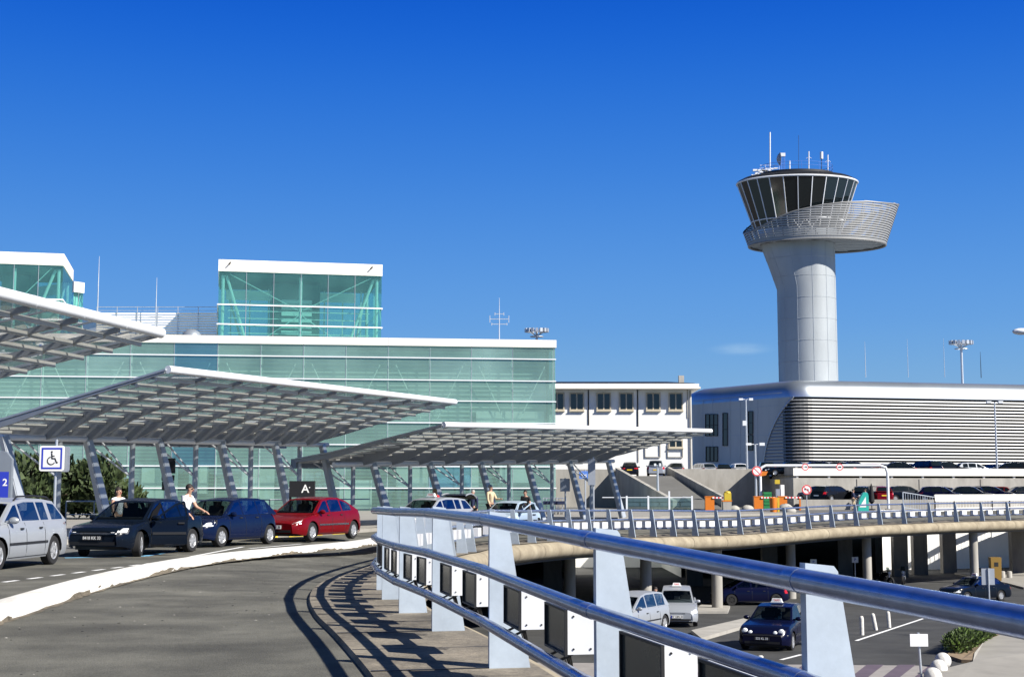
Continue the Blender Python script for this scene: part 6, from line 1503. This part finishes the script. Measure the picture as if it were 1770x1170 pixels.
b = low(1713, 1102); a = at(1708, 984, b.y); t = thing('road_sign', 'back of a grey-blue rectangular sign on a thin pole in front of the dark taxi', 'road sign', b); m = MB(); m.tube([(0, 0, 0), (a.x - b.x, 0, a.z - b.z + .05)], .03, 10); m.build('pole', 'galv', t)
m = MB(); m.box((a.x - b.x, .05, a.z - b.z - .27), (.5, .04, .62)); m.build('plate', 'sign_back', t)
for (px, py, yb, lb_) in ((1407, 971, 1000, 'left small white parking sign in the shade under the viaduct'), (1479, 967, 996, 'right small white parking sign in the shade under the viaduct, near the motorcycles')):
    b = low(px, yb + 22); a = at(px, py, b.y); t = thing('road_sign', lb_, 'road sign', b, 0, 'small parking signs under the viaduct'); m = MB(); m.tube([(0, 0, 0), (0, 0, a.z - b.z)], .03, 8); m.build('pole', 'galv', t); m = MB(); m.box((0, -.05, a.z - b.z), (.42, .03, .38)); p_ = m.build('plate', 'sign_white', t)
    text_mb('P', .26, (0, -.066, a.z - b.z), (1, 0, 0), (0, 0, 1), .004, .003).build('letter', 'sign_blue', p_)
for (px, lb_) in ((1733, 'stubby concrete bollard, left of the pair behind the dark taxi'), (1745, 'stubby concrete bollard, right of the pair behind the dark taxi')):
    b = low(px, 1001); m = MB(); m.lathe([(.2, 0), (.2, .55), (.15, .62), (0, .62)], (0, 0, 0), 14); o = m.build('bollard', 'concrete', None, 40); o.location = b; tag(o, lb_, 'bollard', 'concrete bollards under the viaduct')
b = low(1721, 1006); t = thing('ticket_machine', 'ochre entry column under the viaduct beside the concrete pillar', 'ticket machine', b); m = MB(); m.box((0, 0, .9), (.7, .5, 1.8), taper=1.12); m.build('housing', 'ochre', t); m = MB(); m.box((0, -.26, 1.3), (.3, .04, .3)); m.build('screen', 'black', t)
def motorbike(label, px, py, rz, col):
    b = low(px, py); t = thing('motorcycle', label, 'motorcycle', b, rz, 'motorcycles parked under the viaduct')
    for x in (.65, -.65):
        m = MB(); m.lathe([(.2, -.06), (.3, -.06), (.32, 0), (.3, .06), (.2, .06)], (0, 0, 0), 20, 0, 'y', False); w2 = m.build('wheel', 'tyre', t); w2.location = (x, 0, .32); m = MB()
        for k in range(6): m.bar((0, 0, 0), (.21 * math.cos(k * 1.047), 0, .21 * math.sin(k * 1.047)), .02, .02)
        m.build('spokes', 'chrome', w2)
    m = MB(); m.ball((.12, 0, .82), .24, 12, 8, 0, (1.3, .6, .6)); m.bar((.1, 0, .45), (-.25, 0, .6), .25, .3); m.ball((-.6, 0, .78), .16, 10, 6, 0, (1.6, .6, .5)); m.build('body', 'paint_' + col, t, True)
    m = MB(); m.box((-.35, 0, .84), (.6, .24, .09)); m.build('seat', 'black', t)
    m = MB(); m.tube([(.65, 0, .32), (.42, 0, .95), (.38, 0, 1.05)], .035, 8); m.tube([(.36, -.35, 1.08), (.4, 0, 1.05), (.36, .35, 1.08)], .02, 8); m.build('handlebar', 'chrome', t)
    m = MB(); m.ball((.55, 0, .9), .1, 10, 8); m.build('headlight', 'lamp_clear', t, True); m = MB(); m.prism([(.5, -.16, 1.0), (.5, .16, 1.0), (.36, .13, 1.3), (.36, -.13, 1.3)], (-.02, 0, 0)); m.build('windscreen', 'car_glass', t)
motorbike('dark motorcycle with bright chrome at the left of the parked pair', 1528, 1012, R(-60), 'black'); motorbike('motorcycle with silver fairing at the right of the parked pair', 1562, 1010, R(-110), 'silver')

# ---------------------------------------------------------------- plants
def leaves(m, c, r, n, s, mi_lit=1, squash=1.0, up=.5):
    for _ in range(n):
        u = Vector((random.gauss(0, 1), random.gauss(0, 1), random.gauss(0, 1))).normalized() * (random.random() ** .45); p = Vector((c[0] + u.x * r[0], c[1] + u.y * r[1], c[2] + u.z * r[2]))
        d = (u + Vector((random.uniform(-.6, .6), random.uniform(-.6, .6), random.uniform(0, up * 2)))).normalized(); q = d.cross(Vector((random.random() - .5, random.random() - .5, random.random() - .5))).normalized(); k = s * random.uniform(.6, 1.5)
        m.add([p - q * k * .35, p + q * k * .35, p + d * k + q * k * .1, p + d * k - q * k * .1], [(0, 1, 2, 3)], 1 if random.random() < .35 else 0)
def tree(label, px, Y, h, w_, n=2600):
    x = wx(px, Y); t = thing('pine_tree', label, 'tree', (x, Y, 0), 0, 'bushy pines behind the canopy')
    m = MB(); m.tube([(0, 0, 0), (.1, 0, h * .3), (-.05, .1, h * .75)], [.2, .15, .06], 8)
    for k in range(6): a_ = k * 1.05; m.tube([(0, 0, h * (.25 + .07 * k)), (math.cos(a_) * w_ * .4, math.sin(a_) * w_ * .4, h * (.4 + .09 * k))], [.07, .03], 6)
    m.build('trunk', 'bark', t)
    m = MB()
    for k in range(16):
        a_ = random.uniform(0, 6.28); rr = random.uniform(0, w_ * .36); zc = random.uniform(h * .22, h * .82); leaves(m, (rr * math.cos(a_), rr * math.sin(a_), zc), (w_ * .27, w_ * .27, h * .16), n // 16, .26, up=1.2)
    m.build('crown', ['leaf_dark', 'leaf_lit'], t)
tree('dark bushy pine behind the wheelchair sign', 52, 72, 3.6, 5.2); tree('dark bushy pine between the first two canopy columns', 112, 74, 3.3, 4.6); tree('dark bushy pine right of the first canopy column', 178, 73, 3.5, 3.8)
b0 = low(1664, 1124); m = MB()
L0, L1 = low(1650, 1131), low(1700, 1104)
for k in range(14):
    p = lerp(L0, L1, k / 13); leaves(m, (p.x + .1, p.y + .1, p.z + .36), (.45, .6, .36), 900, .075, up=.8)
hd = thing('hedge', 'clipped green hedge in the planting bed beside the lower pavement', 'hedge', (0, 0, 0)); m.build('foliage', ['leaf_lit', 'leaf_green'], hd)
m = MB()
for k in range(14): p = lerp(L0, L1, k / 13); m.tube([(p.x, p.y, p.z), (p.x, p.y, p.z + .4)], .03, 5)
m.build('stem', 'bark', hd)
